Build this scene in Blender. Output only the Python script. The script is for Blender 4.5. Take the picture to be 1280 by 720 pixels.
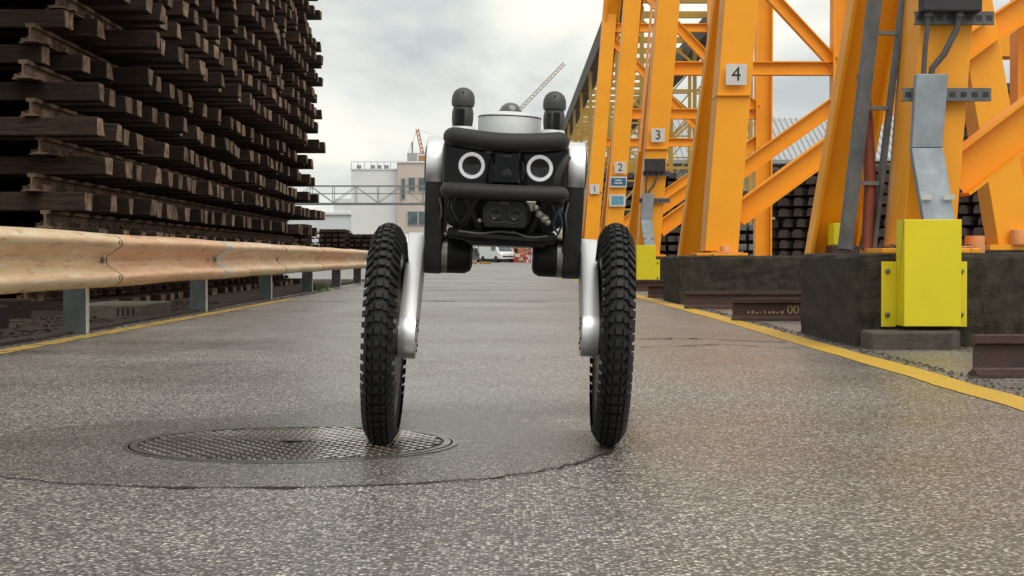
import bpy, bmesh, math, random
from mathutils import Vector, Matrix
R = math.radians
rnd = random.Random(7)
scene = bpy.context.scene
C = scene.collection
for o in list(bpy.data.objects):
    bpy.data.objects.remove(o)

# ------------------------------------------------------------------ camera
cd = bpy.data.cameras.new('camera')
cam = bpy.data.objects.new('camera', cd)
C.objects.link(cam)
cam.location = (0, 0, 0.42)
cam.rotation_euler = (R(90) - math.atan(37 / 2100), 0, 0)
cd.sensor_width = 36
cd.lens = 2100 / 1280 * 36
cd.clip_start = 0.05
cd.clip_end = 6000
scene.camera = cam

# ------------------------------------------------------------------ sky and sun
SUN_EL, SUN_AZ = R(58), R(148)        # azimuth measured from +Y, clockwise
w = bpy.data.worlds.new('World')
scene.world = w
w.use_nodes = True
nt = w.node_tree
nt.nodes.clear()
def N(t, kind, **kw):
    n = t.nodes.new(kind)
    for k, v in kw.items():
        setattr(n, k, v)
    return n
out = N(nt, 'ShaderNodeOutputWorld')
bg = N(nt, 'ShaderNodeBackground')
bg.inputs['Strength'].default_value = 0.1
sky = N(nt, 'ShaderNodeTexSky', sky_type='NISHITA')
sky.sun_disc = False
sky.sun_elevation = SUN_EL
sky.sun_rotation = SUN_AZ
tc = N(nt, 'ShaderNodeTexCoord')
mp = N(nt, 'ShaderNodeMapping')
mp.inputs['Scale'].default_value = (1.0, 1.0, 2.6)
mp.inputs['Location'].default_value = (0.35, 0.2, 0.55)
n1 = N(nt, 'ShaderNodeTexNoise')
n1.inputs['Scale'].default_value = 4.6
n1.inputs['Detail'].default_value = 7
n1.inputs['Roughness'].default_value = 0.52
n1.inputs['Distortion'].default_value = 0.35
r1 = N(nt, 'ShaderNodeValToRGB')
e = r1.color_ramp.elements
e[0].position = 0.36; e[0].color = (3.5, 3.8, 3.85, 1)
e[1].position = 0.60; e[1].color = (6.9, 6.75, 5.95, 1)
m_ = r1.color_ramp.elements.new(0.5); m_.color = (5.5, 5.55, 5.2, 1)
mx = N(nt, 'ShaderNodeMix', data_type='RGBA')
mx.inputs[0].default_value = 0.96
L = nt.links.new
L(tc.outputs['Generated'], mp.inputs['Vector'])
L(mp.outputs[0], n1.inputs['Vector'])
L(n1.outputs['Fac'], r1.inputs[0])
L(sky.outputs[0], mx.inputs[6])
L(r1.outputs[0], mx.inputs[7])
L(mx.outputs[2], bg.inputs['Color'])
L(bg.outputs[0], out.inputs['Surface'])

sd = bpy.data.lights.new('sun', 'SUN')
sd.energy = 1.5
sd.angle = R(60)
sd.color = (1.0, 0.95, 0.87)
sun = bpy.data.objects.new('sun', sd)
C.objects.link(sun)
dirv = Vector((math.sin(SUN_AZ) * math.cos(SUN_EL), math.cos(SUN_AZ) * math.cos(SUN_EL), math.sin(SUN_EL)))
sun.rotation_euler = dirv.to_track_quat('Z', 'Y').to_euler()
sun.location = (0, 0, 30)

scene.view_settings.view_transform = 'Standard'
scene.view_settings.look = 'None'
scene.view_settings.gamma = 1
scene.view_settings.use_curve_mapping = False
scene.view_settings.exposure = 0.66
scene.render.resolution_x, scene.render.resolution_y = 1024, 576

# ------------------------------------------------------------------ materials
MATS = {}
def weather(name, dirt, lo, hi, stretch, scale):
    """run-off streaks and chips with a shape of their own over a paint"""
    m = MATS[name]; t = m.node_tree; l = t.links.new; b = t.nodes['Principled BSDF']
    src = b.inputs['Base Color'].links[0].from_socket
    c = N(t, 'ShaderNodeTexCoord'); mp_ = N(t, 'ShaderNodeMapping'); mp_.inputs['Scale'].default_value = stretch
    n = N(t, 'ShaderNodeTexNoise'); n.inputs['Scale'].default_value = scale; n.inputs['Detail'].default_value = 9; n.inputs['Roughness'].default_value = .72
    l(c.outputs['Object'], mp_.inputs['Vector']); l(mp_.outputs[0], n.inputs['Vector'])
    r = N(t, 'ShaderNodeMapRange'); r.inputs['From Min'].default_value = lo; r.inputs['From Max'].default_value = hi
    l(n.outputs['Fac'], r.inputs[0])
    x = N(t, 'ShaderNodeMix', data_type='RGBA'); l(r.outputs[0], x.inputs[0]); l(src, x.inputs[6]); x.inputs[7].default_value = (*dirt, 1)
    l(x.outputs[2], b.inputs['Base Color'])
def mat(name, c1, c2=None, rough=0.6, rough2=None, metal=0.0, scale=6.0, detail=5, stretch=(1, 1, 1), lo=0.35, hi=0.65,
        bump=0.0, bscale=60.0, spec=0.5, coat=0.0, emit=None, info=0.0):
    m = bpy.data.materials.new(name)
    m.use_nodes = True
    t = m.node_tree
    b = t.nodes['Principled BSDF']
    b.inputs['Roughness'].default_value = rough
    b.inputs['Metallic'].default_value = metal
    b.inputs['Specular IOR Level'].default_value = spec
    b.inputs['Coat Weight'].default_value = coat
    tcn = N(t, 'ShaderNodeTexCoord')
    mpn = N(t, 'ShaderNodeMapping')
    mpn.inputs['Scale'].default_value = stretch
    oi = N(t, 'ShaderNodeObjectInfo')
    add = N(t, 'ShaderNodeVectorMath', operation='ADD')
    sc = N(t, 'ShaderNodeVectorMath', operation='SCALE')
    sc.inputs['Scale'].default_value = 40.0
    comb = N(t, 'ShaderNodeCombineXYZ')
    l = t.links.new
    for i in range(3):
        l(oi.outputs['Random'], comb.inputs[i])
    l(comb.outputs[0], sc.inputs[0])
    l(tcn.outputs['Object'], mpn.inputs['Vector'])
    l(mpn.outputs[0], add.inputs[0]); l(sc.outputs[0], add.inputs[1])
    if c2 is None:
        c2 = tuple(x * 0.8 for x in c1)
    nz = N(t, 'ShaderNodeTexNoise')
    nz.inputs['Scale'].default_value = scale
    nz.inputs['Detail'].default_value = detail
    nz.inputs['Roughness'].default_value = 0.62
    l(add.outputs[0], nz.inputs['Vector'])
    rp = N(t, 'ShaderNodeValToRGB')
    rp.color_ramp.elements[0].position = lo; rp.color_ramp.elements[0].color = (*c1, 1)
    rp.color_ramp.elements[1].position = hi; rp.color_ramp.elements[1].color = (*c2, 1)
    l(nz.outputs['Fac'], rp.inputs[0])
    col = rp.outputs[0]
    if info:
        hs = N(t, 'ShaderNodeHueSaturation')
        mr = N(t, 'ShaderNodeMapRange')
        mr.inputs['To Min'].default_value = 1 - info
        mr.inputs['To Max'].default_value = 1 + info
        l(oi.outputs['Random'], mr.inputs[0])
        l(mr.outputs[0], hs.inputs['Value'])
        l(col, hs.inputs['Color'])
        col = hs.outputs[0]
    l(col, b.inputs['Base Color'])
    if rough2 is not None:
        rr = N(t, 'ShaderNodeMapRange')
        rr.inputs['From Min'].default_value = lo; rr.inputs['From Max'].default_value = hi
        rr.inputs['To Min'].default_value = rough; rr.inputs['To Max'].default_value = rough2
        l(nz.outputs['Fac'], rr.inputs[0]); l(rr.outputs[0], b.inputs['Roughness'])
    if bump:
        nb = N(t, 'ShaderNodeTexNoise')
        nb.inputs['Scale'].default_value = bscale
        nb.inputs['Detail'].default_value = 4
        l(add.outputs[0], nb.inputs['Vector'])
        bp = N(t, 'ShaderNodeBump')
        bp.inputs['Strength'].default_value = bump
        bp.inputs['Distance'].default_value = 0.01
        l(nb.outputs['Fac'], bp.inputs['Height']); l(bp.outputs[0], b.inputs['Normal'])
    if emit:
        b.inputs['Emission Color'].default_value = (*emit[:3], 1)
        b.inputs['Emission Strength'].default_value = emit[3]
    MATS[name] = m
    return m

mat('crane_paint', (0.90, 0.365, 0.004), (0.84, 0.325, 0.004), rough=0.42, rough2=0.55, scale=2.2, bump=0.05, bscale=25)
weather('crane_paint', (.20, .075, .02), .70, .80, (5, 5, .9), 9)
mat('crane_paint_far', (0.66, 0.29, 0.02), (0.55, 0.25, 0.03), rough=0.5, scale=1.2)
mat('lattice_paint', (0.46, 0.28, 0.04), (0.36, 0.22, 0.05), rough=0.6, scale=1.0)
mat('guard_paint', (0.72, 0.60, 0.006), (0.66, 0.54, 0.008), rough=0.45, rough2=0.6, scale=3, bump=0.03, bscale=30)
weather('guard_paint', (.22, .17, .03), .68, .76, (1, 1, 1), 22)
mat('cap_paint', (0.75, 0.30, 0.10), (0.62, 0.25, 0.09), rough=0.55, scale=14)
mat('galv', (0.27, 0.31, 0.345), (0.21, 0.24, 0.265), rough=0.5, rough2=0.65, metal=0.2, scale=9, bump=0.04)
mat('galv_dark', (0.16, 0.17, 0.18), (0.09, 0.10, 0.105), rough=0.55, metal=0.4, scale=7)
mat('post_steel', (0.075, 0.088, 0.088), (0.05, 0.06, 0.06), rough=0.55, metal=0.3, scale=8, bump=0.04)
mat('zinc_pale', (0.62, 0.62, 0.60), (0.45, 0.45, 0.43), rough=0.4, metal=0.6, scale=12)
mat('box_black', (0.018, 0.018, 0.02), (0.03, 0.03, 0.032), rough=0.45, scale=8)
mat('cable_grey', (0.10, 0.10, 0.105), (0.07, 0.07, 0.07), rough=0.6, scale=10)
mat('conduit_red', (0.34, 0.09, 0.05), (0.27, 0.075, 0.045), rough=0.6, scale=6)
mat('concrete_dark', (0.016, 0.0135, 0.010), (0.062, 0.052, 0.036), rough=0.65, rough2=0.9, spec=.25, scale=16, detail=10, lo=0.36, hi=0.70, bump=0.7, bscale=110)
weather('concrete_dark', (.19, .17, .13), .66, .74, (1, 1, 1), 55)
weather('concrete_dark', (.012, .011, .008), .56, .70, (6, 6, .8), 2.2)
mat('concrete_pale', (0.085, 0.075, 0.058), (0.045, 0.040, 0.030), rough=0.8, scale=9, bump=0.4, bscale=60)
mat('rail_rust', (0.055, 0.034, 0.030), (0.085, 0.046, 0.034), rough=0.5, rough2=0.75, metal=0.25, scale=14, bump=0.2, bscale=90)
mat('rail_old', (0.060, 0.040, 0.028), (0.17, 0.105, 0.065), rough=0.7, metal=0.2, scale=9, bump=0.3, bscale=60)
mat('wood_dark', (0.012, 0.0082, 0.0062), (0.043, 0.025, 0.0165), rough=0.85, spec=.25, scale=5, stretch=(1, 9, 9), lo=.35, hi=.7, bump=0.6, bscale=35, info=0.55)
mat('wood_end', (0.042, 0.028, 0.020), (0.27, 0.185, 0.125), rough=0.9, spec=.25, scale=13, lo=.32, hi=.68, bump=0.8, bscale=40, info=0.4)
mat('steel_sleeper', (0.045, 0.037, 0.034), (0.075, 0.058, 0.050), rough=0.75, scale=7, bump=0.3, info=0.3)
mat('sleeper_grey', (0.13, 0.13, 0.135), (0.08, 0.08, 0.085), rough=0.8, scale=4, info=0.3)
mat('rubber', (0.006, 0.006, 0.0065), (0.014, 0.014, 0.0145), rough=0.5, rough2=0.7, spec=.35, scale=30, bump=0.1, bscale=200)
mat('pad_black', (0.014, 0.014, 0.015), (0.021, 0.021, 0.022), rough=0.6, spec=.4, scale=50, bump=0.12, bscale=500)
mat('gloss_black', (0.004, 0.004, 0.005), (0.006, 0.006, 0.007), rough=0.06, scale=10, spec=.22)
mat('black_plastic', (0.006, 0.006, 0.0065), (0.010, 0.010, 0.0105), rough=0.42, spec=.3, scale=30)
mat('ear_grey', (0.055, 0.056, 0.06), (0.04, 0.041, 0.045), rough=0.5, scale=30, bump=0.05, bscale=600)
mat('link_grey', (0.055, 0.056, 0.058), (0.04, 0.04, 0.042), rough=0.42, metal=0.3, scale=20)
mat('aluminium', (0.86, 0.87, 0.89), (0.80, 0.81, 0.83), rough=0.36, rough2=0.42, metal=0.92, scale=25, stretch=(8, 1, 1))
mat('brushed', (0.36, 0.35, 0.34), (0.26, 0.25, 0.245), rough=0.33, metal=0.9, scale=30, stretch=(8, 1, 1))
mat('white_plastic', (0.60, 0.62, 0.63), (0.54, 0.56, 0.57), rough=0.5, scale=10)
mat('led_white', (0.72, 0.72, 0.73), (0.68, 0.68, 0.69), rough=0.5, emit=(1, 1, 1, 0.12))
mat('glass_dome', (0.05, 0.055, 0.06), (0.06, 0.06, 0.065), rough=0.05, coat=1.0)
mat('lens', (0.008, 0.008, 0.010), (0.006, 0.006, 0.008), rough=0.08, spec=.4)
mat('cable_black', (0.008, 0.008, 0.008), (0.012, 0.012, 0.012), rough=0.5)
mat('cable_blue', (0.03, 0.06, 0.09), (0.02, 0.04, 0.07), rough=0.5)
mat('foil', (0.45, 0.43, 0.38), (0.25, 0.23, 0.19), rough=0.35, metal=0.6, scale=60)
mat('cast_iron', (0.22, 0.21, 0.20), (0.12, 0.11, 0.10), rough=0.20, rough2=0.42, metal=0.75, scale=10, bump=0.15, bscale=150)
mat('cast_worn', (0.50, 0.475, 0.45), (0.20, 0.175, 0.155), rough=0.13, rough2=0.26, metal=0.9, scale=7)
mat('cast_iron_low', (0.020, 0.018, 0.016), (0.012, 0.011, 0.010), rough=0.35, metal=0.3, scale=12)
mat('sign_white', (0.62, 0.61, 0.58), (0.56, 0.55, 0.52), rough=0.55, scale=9)
mat('sign_black', (0.015, 0.015, 0.015), None, rough=0.6)
mat('sign_blue', (0.02, 0.14, 0.27), (0.02, 0.12, 0.24), rough=0.5)
mat('sign_cyan', (0.16, 0.42, 0.50), (0.05, 0.22, 0.32), rough=0.5, scale=26)
mat('chalk', (0.42, 0.30, 0.17), None, rough=0.9)
mat('bld_white', (0.66, 0.67, 0.68), (0.62, 0.63, 0.64), rough=0.8, scale=.4)
mat('bld_pale', (0.60, 0.63, 0.66), (0.56, 0.59, 0.62), rough=0.8, scale=.4)
mat('bld_beige', (0.52, 0.45, 0.41), (0.49, 0.42, 0.38), rough=0.85, scale=.6)
mat('bld_grey', (0.30, 0.30, 0.29), (0.25, 0.25, 0.24), rough=0.8, scale=.5)
mat('win_glass', (0.05, 0.07, 0.085), (0.12, 0.15, 0.16), rough=0.1, scale=.8)
mat('win_frame', (0.45, 0.46, 0.46), None, rough=0.6)
mat('roof_sheet', (0.42, 0.44, 0.46), (0.36, 0.38, 0.40), rough=0.5, metal=0.2, scale=.8)
mat('wall_sheet', (0.34, 0.34, 0.33), (0.28, 0.28, 0.27), rough=0.7, scale=.8)
mat('steel_grey', (0.20, 0.22, 0.22), (0.15, 0.17, 0.17), rough=0.6, scale=.8)
mat('girder_dark', (0.055, 0.048, 0.040), (0.085, 0.072, 0.055), rough=0.7, scale=.5)
mat('crane_red', (0.42, 0.10, 0.06), (0.36, 0.09, 0.06), rough=0.6)
mat('crane_cream', (0.42, 0.34, 0.26), (0.36, 0.29, 0.22), rough=0.6)
mat('van_white', (0.68, 0.70, 0.71), (0.62, 0.64, 0.65), rough=0.3, coat=.5)
mat('red_paint', (0.55, 0.05, 0.04), (0.40, 0.05, 0.04), rough=0.5, scale=5)
mat('timber_light', (0.42, 0.25, 0.09), (0.32, 0.18, 0.07), rough=0.8, scale=4)
mat('weed', (0.05, 0.10, 0.02), (0.08, 0.13, 0.03), rough=0.7)

def asphalt(name, dark, wet, stone=115.0, tone=1.0):
    m = bpy.data.materials.new(name); m.use_nodes = True
    t = m.node_tree; l = t.links.new
    b = t.nodes['Principled BSDF']
    tcn = N(t, 'ShaderNodeTexCoord')
    def noise(s, d=4, r=.55):
        n = N(t, 'ShaderNodeTexNoise'); n.inputs['Scale'].default_value = s
        n.inputs['Detail'].default_value = d; n.inputs['Roughness'].default_value = r
        l(tcn.outputs['Object'], n.inputs['Vector']); return n
    def vor(s, feat='F1'):
        v = N(t, 'ShaderNodeTexVoronoi', feature=feat); v.inputs['Scale'].default_value = s
        v.inputs['Randomness'].default_value = 1.0
        l(tcn.outputs['Object'], v.inputs['Vector']); return v
    va, vb = vor(stone), vor(stone * 2.3)
    # per-stone colour
    sep = N(t, 'ShaderNodeSeparateColor'); l(va.outputs['Color'], sep.inputs[0])
    rp = N(t, 'ShaderNodeValToRGB'); el = rp.color_ramp.elements
    stops = [(0, (.036, .034, .034)), (.30, (.072, .066, .063)), (.55, (.128, .116, .108)), (.78, (.185, .170, .157)), (.92, (.255, .230, .205)), (1.0, (.38, .352, .315))]
    el[0].position, el[0].color = 0, (*[c * dark for c in stops[0][1]], 1)
    el[1].position, el[1].color = 1, (*[c * dark for c in stops[-1][1]], 1)
    for p, c in stops[1:-1]:
        x = el.new(p); x.color = (*[k * dark for k in c], 1)
    l(sep.outputs[0], rp.inputs[0])
    # binder between stones
    dm = N(t, 'ShaderNodeMapRange'); dm.inputs['From Min'].default_value = .42; dm.inputs['From Max'].default_value = .62
    l(va.outputs['Distance'], dm.inputs[0])
    mix1 = N(t, 'ShaderNodeMix', data_type='RGBA'); l(dm.outputs[0], mix1.inputs[0]); l(rp.outputs[0], mix1.inputs[6])
    mix1.inputs[7].default_value = (.035 * dark, .032 * dark, .030 * dark, 1)
    # small grit
    sepb = N(t, 'ShaderNodeSeparateColor'); l(vb.outputs['Color'], sepb.inputs[0])
    gm = N(t, 'ShaderNodeMapRange'); gm.inputs['To Min'].default_value = .72; gm.inputs['To Max'].default_value = 1.28
    l(sepb.outputs[1], gm.inputs[0])
    big = noise(.55, 6, .6); mid = noise(3.2, 6, .6)
    bm_ = N(t, 'ShaderNodeMapRange'); bm_.inputs['From Min'].default_value = .3; bm_.inputs['From Max'].default_value = .7
    bm_.inputs['To Min'].default_value = .72 * tone; bm_.inputs['To Max'].default_value = 1.20 * tone
    l(big.outputs['Fac'], bm_.inputs[0])
    mm_ = N(t, 'ShaderNodeMapRange'); mm_.inputs['From Min'].default_value = .3; mm_.inputs['From Max'].default_value = .7
    mm_.inputs['To Min'].default_value = .88; mm_.inputs['To Max'].default_value = 1.12
    l(mid.outputs['Fac'], mm_.inputs[0])
    mu1 = N(t, 'ShaderNodeMath', operation='MULTIPLY'); l(gm.outputs[0], mu1.inputs[0]); l(bm_.outputs[0], mu1.inputs[1])
    mu2 = N(t, 'ShaderNodeMath', operation='MULTIPLY'); l(mu1.outputs[0], mu2.inputs[0]); l(mm_.outputs[0], mu2.inputs[1])
    sc = N(t, 'ShaderNodeVectorMath', operation='SCALE'); l(mix1.outputs[2], sc.inputs[0]); l(mu2.outputs[0], sc.inputs['Scale'])
    l(sc.outputs[0], b.inputs['Base Color'])
    rr = N(t, 'ShaderNodeMapRange'); rr.inputs['From Min'].default_value = .35; rr.inputs['From Max'].default_value = .65
    rr.inputs['To Min'].default_value = wet[0]; rr.inputs['To Max'].default_value = wet[1]
    l(big.outputs['Fac'], rr.inputs[0]); l(rr.outputs[0], b.inputs['Roughness'])
    inv = N(t, 'ShaderNodeMath', operation='SUBTRACT'); inv.inputs[0].default_value = 1; l(va.outputs['Distance'], inv.inputs[1])
    bp = N(t, 'ShaderNodeBump'); bp.inputs['Strength'].default_value = .55; bp.inputs['Distance'].default_value = .0035
    l(inv.outputs[0], bp.inputs['Height']); l(bp.outputs[0], b.inputs['Normal'])
    b.inputs['Specular IOR Level'].default_value = .5
    MATS[name] = m
    return m
asphalt('asphalt', 1.95, (.24, .46), stone=145)
asphalt('asphalt_patch', 1.42, (.20, .36), stone=185)

def paint_line(name, colour, wear):
    m = bpy.data.materials.new(name); m.use_nodes = True
    t = m.node_tree; l = t.links.new; b = t.nodes['Principled BSDF']
    tcn = N(t, 'ShaderNodeTexCoord')
    n = N(t, 'ShaderNodeTexNoise'); n.inputs['Scale'].default_value = 9; n.inputs['Detail'].default_value = 8; n.inputs['Roughness'].default_value = .7
    v = N(t, 'ShaderNodeTexVoronoi'); v.inputs['Scale'].default_value = 115
    l(tcn.outputs['Object'], n.inputs['Vector']); l(tcn.outputs['Object'], v.inputs['Vector'])
    r = N(t, 'ShaderNodeValToRGB'); r.color_ramp.elements[0].position = wear - .06; r.color_ramp.elements[1].position = wear + .05
    l(n.outputs['Fac'], r.inputs[0])
    mixn = N(t, 'ShaderNodeMix', data_type='RGBA'); l(r.outputs[0], mixn.inputs[0])
    mixn.inputs[6].default_value = (.10, .088, .07, 1); mixn.inputs[7].default_value = (*colour, 1)
    g = N(t, 'ShaderNodeMapRange'); g.inputs['To Min'].default_value = 1.1; g.inputs['To Max'].default_value = .6
    l(v.outputs['Distance'], g.inputs[0])
    s = N(t, 'ShaderNodeVectorMath', operation='SCALE'); l(mixn.outputs[2], s.inputs[0]); l(g.outputs[0], s.inputs['Scale'])
    l(s.outputs[0], b.inputs['Base Color']); b.inputs['Roughness'].default_value = .5
    bp = N(t, 'ShaderNodeBump'); bp.inputs['Strength'].default_value = .4; bp.inputs['Distance'].default_value = .003; bp.invert = True
    l(v.outputs['Distance'], bp.inputs['Height']); l(bp.outputs[0], b.inputs['Normal'])
    MATS[name] = m
paint_line('yellow_line', (.60, .37, .03), .35)
paint_line('yellow_line_worn', (.50, .33, .07), .44)

def rail_paint(name, a, b2, rust, lo, hi):
    """galvanised beam with blotchy tan tone and rusty streaks"""
    m = mat(name, a, b2, rough=.40, rough2=.55, metal=.38, scale=3.2, stretch=(1, .35, 5), lo=lo, hi=hi, bump=.05, bscale=14)
    weather(name, (.34, .15, .06), .54, .70, (1, .7, 7), 5)
    weather(name, (.70, .66, .58), .56, .68, (2, .5, 9), 4)
    return m
rail_paint('beam_cream', (.72, .58, .38), (.62, .40, .22), None, .38, .66)
rail_paint('beam_orange', (.66, .36, .19), (.72, .52, .33), None, .40, .70)
rail_paint('beam_tan', (.72, .55, .36), (.62, .38, .21), None, .40, .68)
mat('dirt', (.016, .011, .008), (.042, .030, .021), rough=.6, rough2=.9, spec=.2, scale=2.5, bump=1.0, bscale=35)

# ------------------------------------------------------------------ mesh helpers
class MB:
    def __init__(s):
        s.v = []; s.f = []; s.mi = []
    def add(s, vs, fs, mi=0):
        k = len(s.v)
        s.v += [tuple(p) for p in vs]
        for f in fs:
            s.f.append([i + k for i in f]); s.mi.append(mi)
        return s
    def box(s, x0, x1, y0, y1, z0, z1, mi=0):
        vs = [(x, y, z) for z in (z0, z1) for y in (y0, y1) for x in (x0, x1)]
        return s.add(vs, [(0, 2, 3, 1), (4, 5, 7, 6), (0, 1, 5, 4), (2, 6, 7, 3), (0, 4, 6, 2), (1, 3, 7, 5)], mi)
    def bar(s, a, b, wx, wy, up=(0, 1, 0), mi=0):
        """rectangular bar a->b; wy along the 'up' side direction, wx across"""
        a, b = Vector(a), Vector(b); d = (b - a).normalized()
        u = Vector(up); u = (u - d * u.dot(d)).normalized(); v = d.cross(u)
        vs = []
        for p in (a, b):
            for i, j in ((-1, -1), (1, -1), (1, 1), (-1, 1)):
                vs.append(p + v * (i * wx / 2) + u * (j * wy / 2))
        return s.add(vs, [(0, 3, 2, 1), (4, 5, 6, 7), (0, 1, 5, 4), (1, 2, 6, 5), (2, 3, 7, 6), (3, 0, 4, 7)], mi)
    def ibeam(s, a, b, h, wd, t=.02, web=(0, 1, 0)):
        """I section; web normal = web, depth h in the web plane, flange width wd"""
        a, b = Vector(a), Vector(b); d = (b - a).normalized()
        n = Vector(web); n = (n - d * n.dot(d)).normalized(); v = n.cross(d)
        pr = [(-wd/2, -h/2), (wd/2, -h/2), (wd/2, -h/2 + t), (t/2, -h/2 + t), (t/2, h/2 - t), (wd/2, h/2 - t), (wd/2, h/2), (-wd/2, h/2),
              (-wd/2, h/2 - t), (-t/2, h/2 - t), (-t/2, -h/2 + t), (-wd/2, -h/2 + t)]
        k = len(pr)
        vs = [p + n * i + v * j for p in (a, b) for i, j in pr]
        fs = [(i, (i + 1) % k, k + (i + 1) % k, k + i) for i in range(k)]
        fs += [(0, 11, 10, 3, 2, 1)[::1], (10, 9, 4, 3), (9, 8, 7, 6, 5, 4)]
        fs += [tuple(k + i for i in f[::-1]) for f in ((0, 11, 10, 3, 2, 1), (10, 9, 4, 3), (9, 8, 7, 6, 5, 4))]
        return s.add(vs, fs)
    def tube(s, pts, r, n=8, cap=True, mi=0, ell=None):
        pts = [Vector(p) for p in pts]; rs = r if isinstance(r, (list, tuple)) else [r] * len(pts)
        vs = []; prev = None
        for i, p in enumerate(pts):
            d = (pts[min(i + 1, len(pts) - 1)] - pts[max(i - 1, 0)]).normalized()
            if prev is None:
                u = Vector((0, 0, 1)) if abs(d.z) < .9 else Vector((0, 1, 0))
            else:
                u = prev
            u = (u - d * u.dot(d)).normalized(); prev = u; v = d.cross(u)
            for k in range(n):
                a = 2 * math.pi * k / n
                q = u * math.cos(a) * rs[i] + v * math.sin(a) * rs[i] * (ell or 1)
                vs.append(p + q)
        fs = []
        for i in range(len(pts) - 1):
            for k in range(n):
                fs.append((i * n + k, i * n + (k + 1) % n, (i + 1) * n + (k + 1) % n, (i + 1) * n + k))
        if cap:
            fs.append(tuple(range(n))[::-1]); m = (len(pts) - 1) * n
            fs.append(tuple(m + k for k in range(n)))
        return s.add(vs, fs, mi)
    def lathe(s, prof, axis='z', c=(0, 0, 0), n=24, mi=0):
        """prof: list of (r, h)"""
        vs = []; c = Vector(c)
        for r, h in prof:
            for k in range(n):
                a = 2 * math.pi * k / n; x, y = r * math.cos(a), r * math.sin(a)
                p = {'z': (x, y, h), 'x': (h, x, y), 'y': (x, h, y)}[axis]
                vs.append(c + Vector(p))
        fs = []
        for i in range(len(prof) - 1):
            for k in range(n):
                fs.append((i * n + k, i * n + (k + 1) % n, (i + 1) * n + (k + 1) % n, (i + 1) * n + k))
        if prof[0][0] > 1e-5:
            fs.append(tuple(range(n))[::-1])
        if prof[-1][0] > 1e-5:
            m = (len(prof) - 1) * n; fs.append(tuple(m + k for k in range(n)))
        return s.add(vs, fs, mi)
    def prism(s, poly, a, b, frame):
        """poly 2d, extruded between offsets a and b; frame(u,v,w)->xyz"""
        k = len(poly)
        vs = [frame(u, v, q) for q in (a, b) for u, v in poly]
        fs = [(i, (i + 1) % k, k + (i + 1) % k, k + i) for i in range(k)] + [tuple(range(k))[::-1], tuple(range(k, 2 * k))]
        return s.add(vs, fs)
    def mesh(s, name, mats, bevel=0, smooth=False, seg=2):
        me = bpy.data.meshes.new(name)
        me.from_pydata(s.v, [], s.f)
        for i, p in enumerate(me.polygons):
            p.material_index = s.mi[i]
        bm = bmesh.new(); bm.from_mesh(me)
        bmesh.ops.remove_doubles(bm, verts=bm.verts, dist=1e-6)
        bmesh.ops.recalc_face_normals(bm, faces=bm.faces)
        if bevel:
            ed = [x for x in bm.edges if len(x.link_faces) == 2 and x.calc_face_angle(0) > R(30)]
            bmesh.ops.bevel(bm, geom=ed, offset=bevel, segments=seg, profile=.5, affect='EDGES', clamp_overlap=True)
        bm.to_mesh(me); bm.free()
        if smooth:
            for p in me.polygons:
                p.use_smooth = True
            me.set_sharp_from_angle(angle=R(smooth if smooth is not True else 40))
        for m in (mats if isinstance(mats, (list, tuple)) else [mats]):
            me.materials.append(MATS[m])
        return me
    def build(s, name, mats, parent=None, bevel=0, smooth=False, seg=2):
        return link(name, s.mesh(name, mats, bevel, smooth, seg), parent)

def link(name, me, parent=None, loc=None, rot=None):
    o = bpy.data.objects.new(name, me); C.objects.link(o)
    if parent: o.parent = parent
    if loc: o.location = loc
    if rot: o.rotation_euler = rot
    return o
def tag(o, label=None, cat=None, group=None, kind=None):
    if label: o['label'] = label
    if cat: o['category'] = cat
    if group: o['group'] = group
    if kind: o['kind'] = kind
    return o
def empty(name, loc=(0, 0, 0), rot=(0, 0, 0)):
    o = bpy.data.objects.new(name, None); C.objects.link(o); o.location = loc; o.rotation_euler = rot
    o.empty_display_size = .1
    return o
def text_mesh(txt, size, material, depth=.001):
    cu = bpy.data.curves.new('t', 'FONT'); cu.body = txt; cu.size = size; cu.extrude = depth
    cu.align_x = 'CENTER'; cu.align_y = 'CENTER'
    o = bpy.data.objects.new('t', cu); C.objects.link(o)
    dg = bpy.context.evaluated_depsgraph_get()
    me = bpy.data.meshes.new_from_object(o.evaluated_get(dg))
    bpy.data.objects.remove(o); bpy.data.curves.remove(cu)
    me.materials.clear(); me.materials.append(MATS[material])
    return me
ORD = ['bottom', 'second', 'third', 'fourth', 'fifth', 'sixth', 'seventh', 'eighth', 'ninth', 'tenth', 'eleventh', 'twelfth',
       'thirteenth', 'fourteenth', 'fifteenth', 'sixteenth', 'seventeenth', 'eighteenth', 'nineteenth']

# ------------------------------------------------------------------ ground
def sheet(name, poly, z, m):
    me = bpy.data.meshes.new(name); me.from_pydata([(x, y, z) for x, y in poly], [], [tuple(range(len(poly)))])
    me.materials.append(MATS[m]); return tag(link(name, me), kind='structure')
sheet('ground', [(-2500, -60), (2500, -60), (2500, 4000), (-2500, 4000)], 0.0, 'asphalt')
# brown yard strip under the stacked track, with an uneven roadside edge
left = [(-2.5 - .012 * max(0, y - 9) + rnd.uniform(-.03, .03), y) for y in [(-2 + .5 * i) for i in range(72)]]
me_poly = left + [(-30, 34), (-30, -2)]
sheet('yard_ground', me_poly, .006, 'dirt')
# ragged weathered asphalt edge
b = MB()
for i in range(60):
    y0 = 2 + i * .5
    x = -2.47 - .012 * max(0, y0 - 9)
    b.box(x - .07, x + .045 + rnd.uniform(-.012, .012), y0, y0 + .5, -.01, .018 + rnd.uniform(-.003, .003))
tag(b.build('kerb', 'concrete_dark', bevel=.004), kind='structure')

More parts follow.
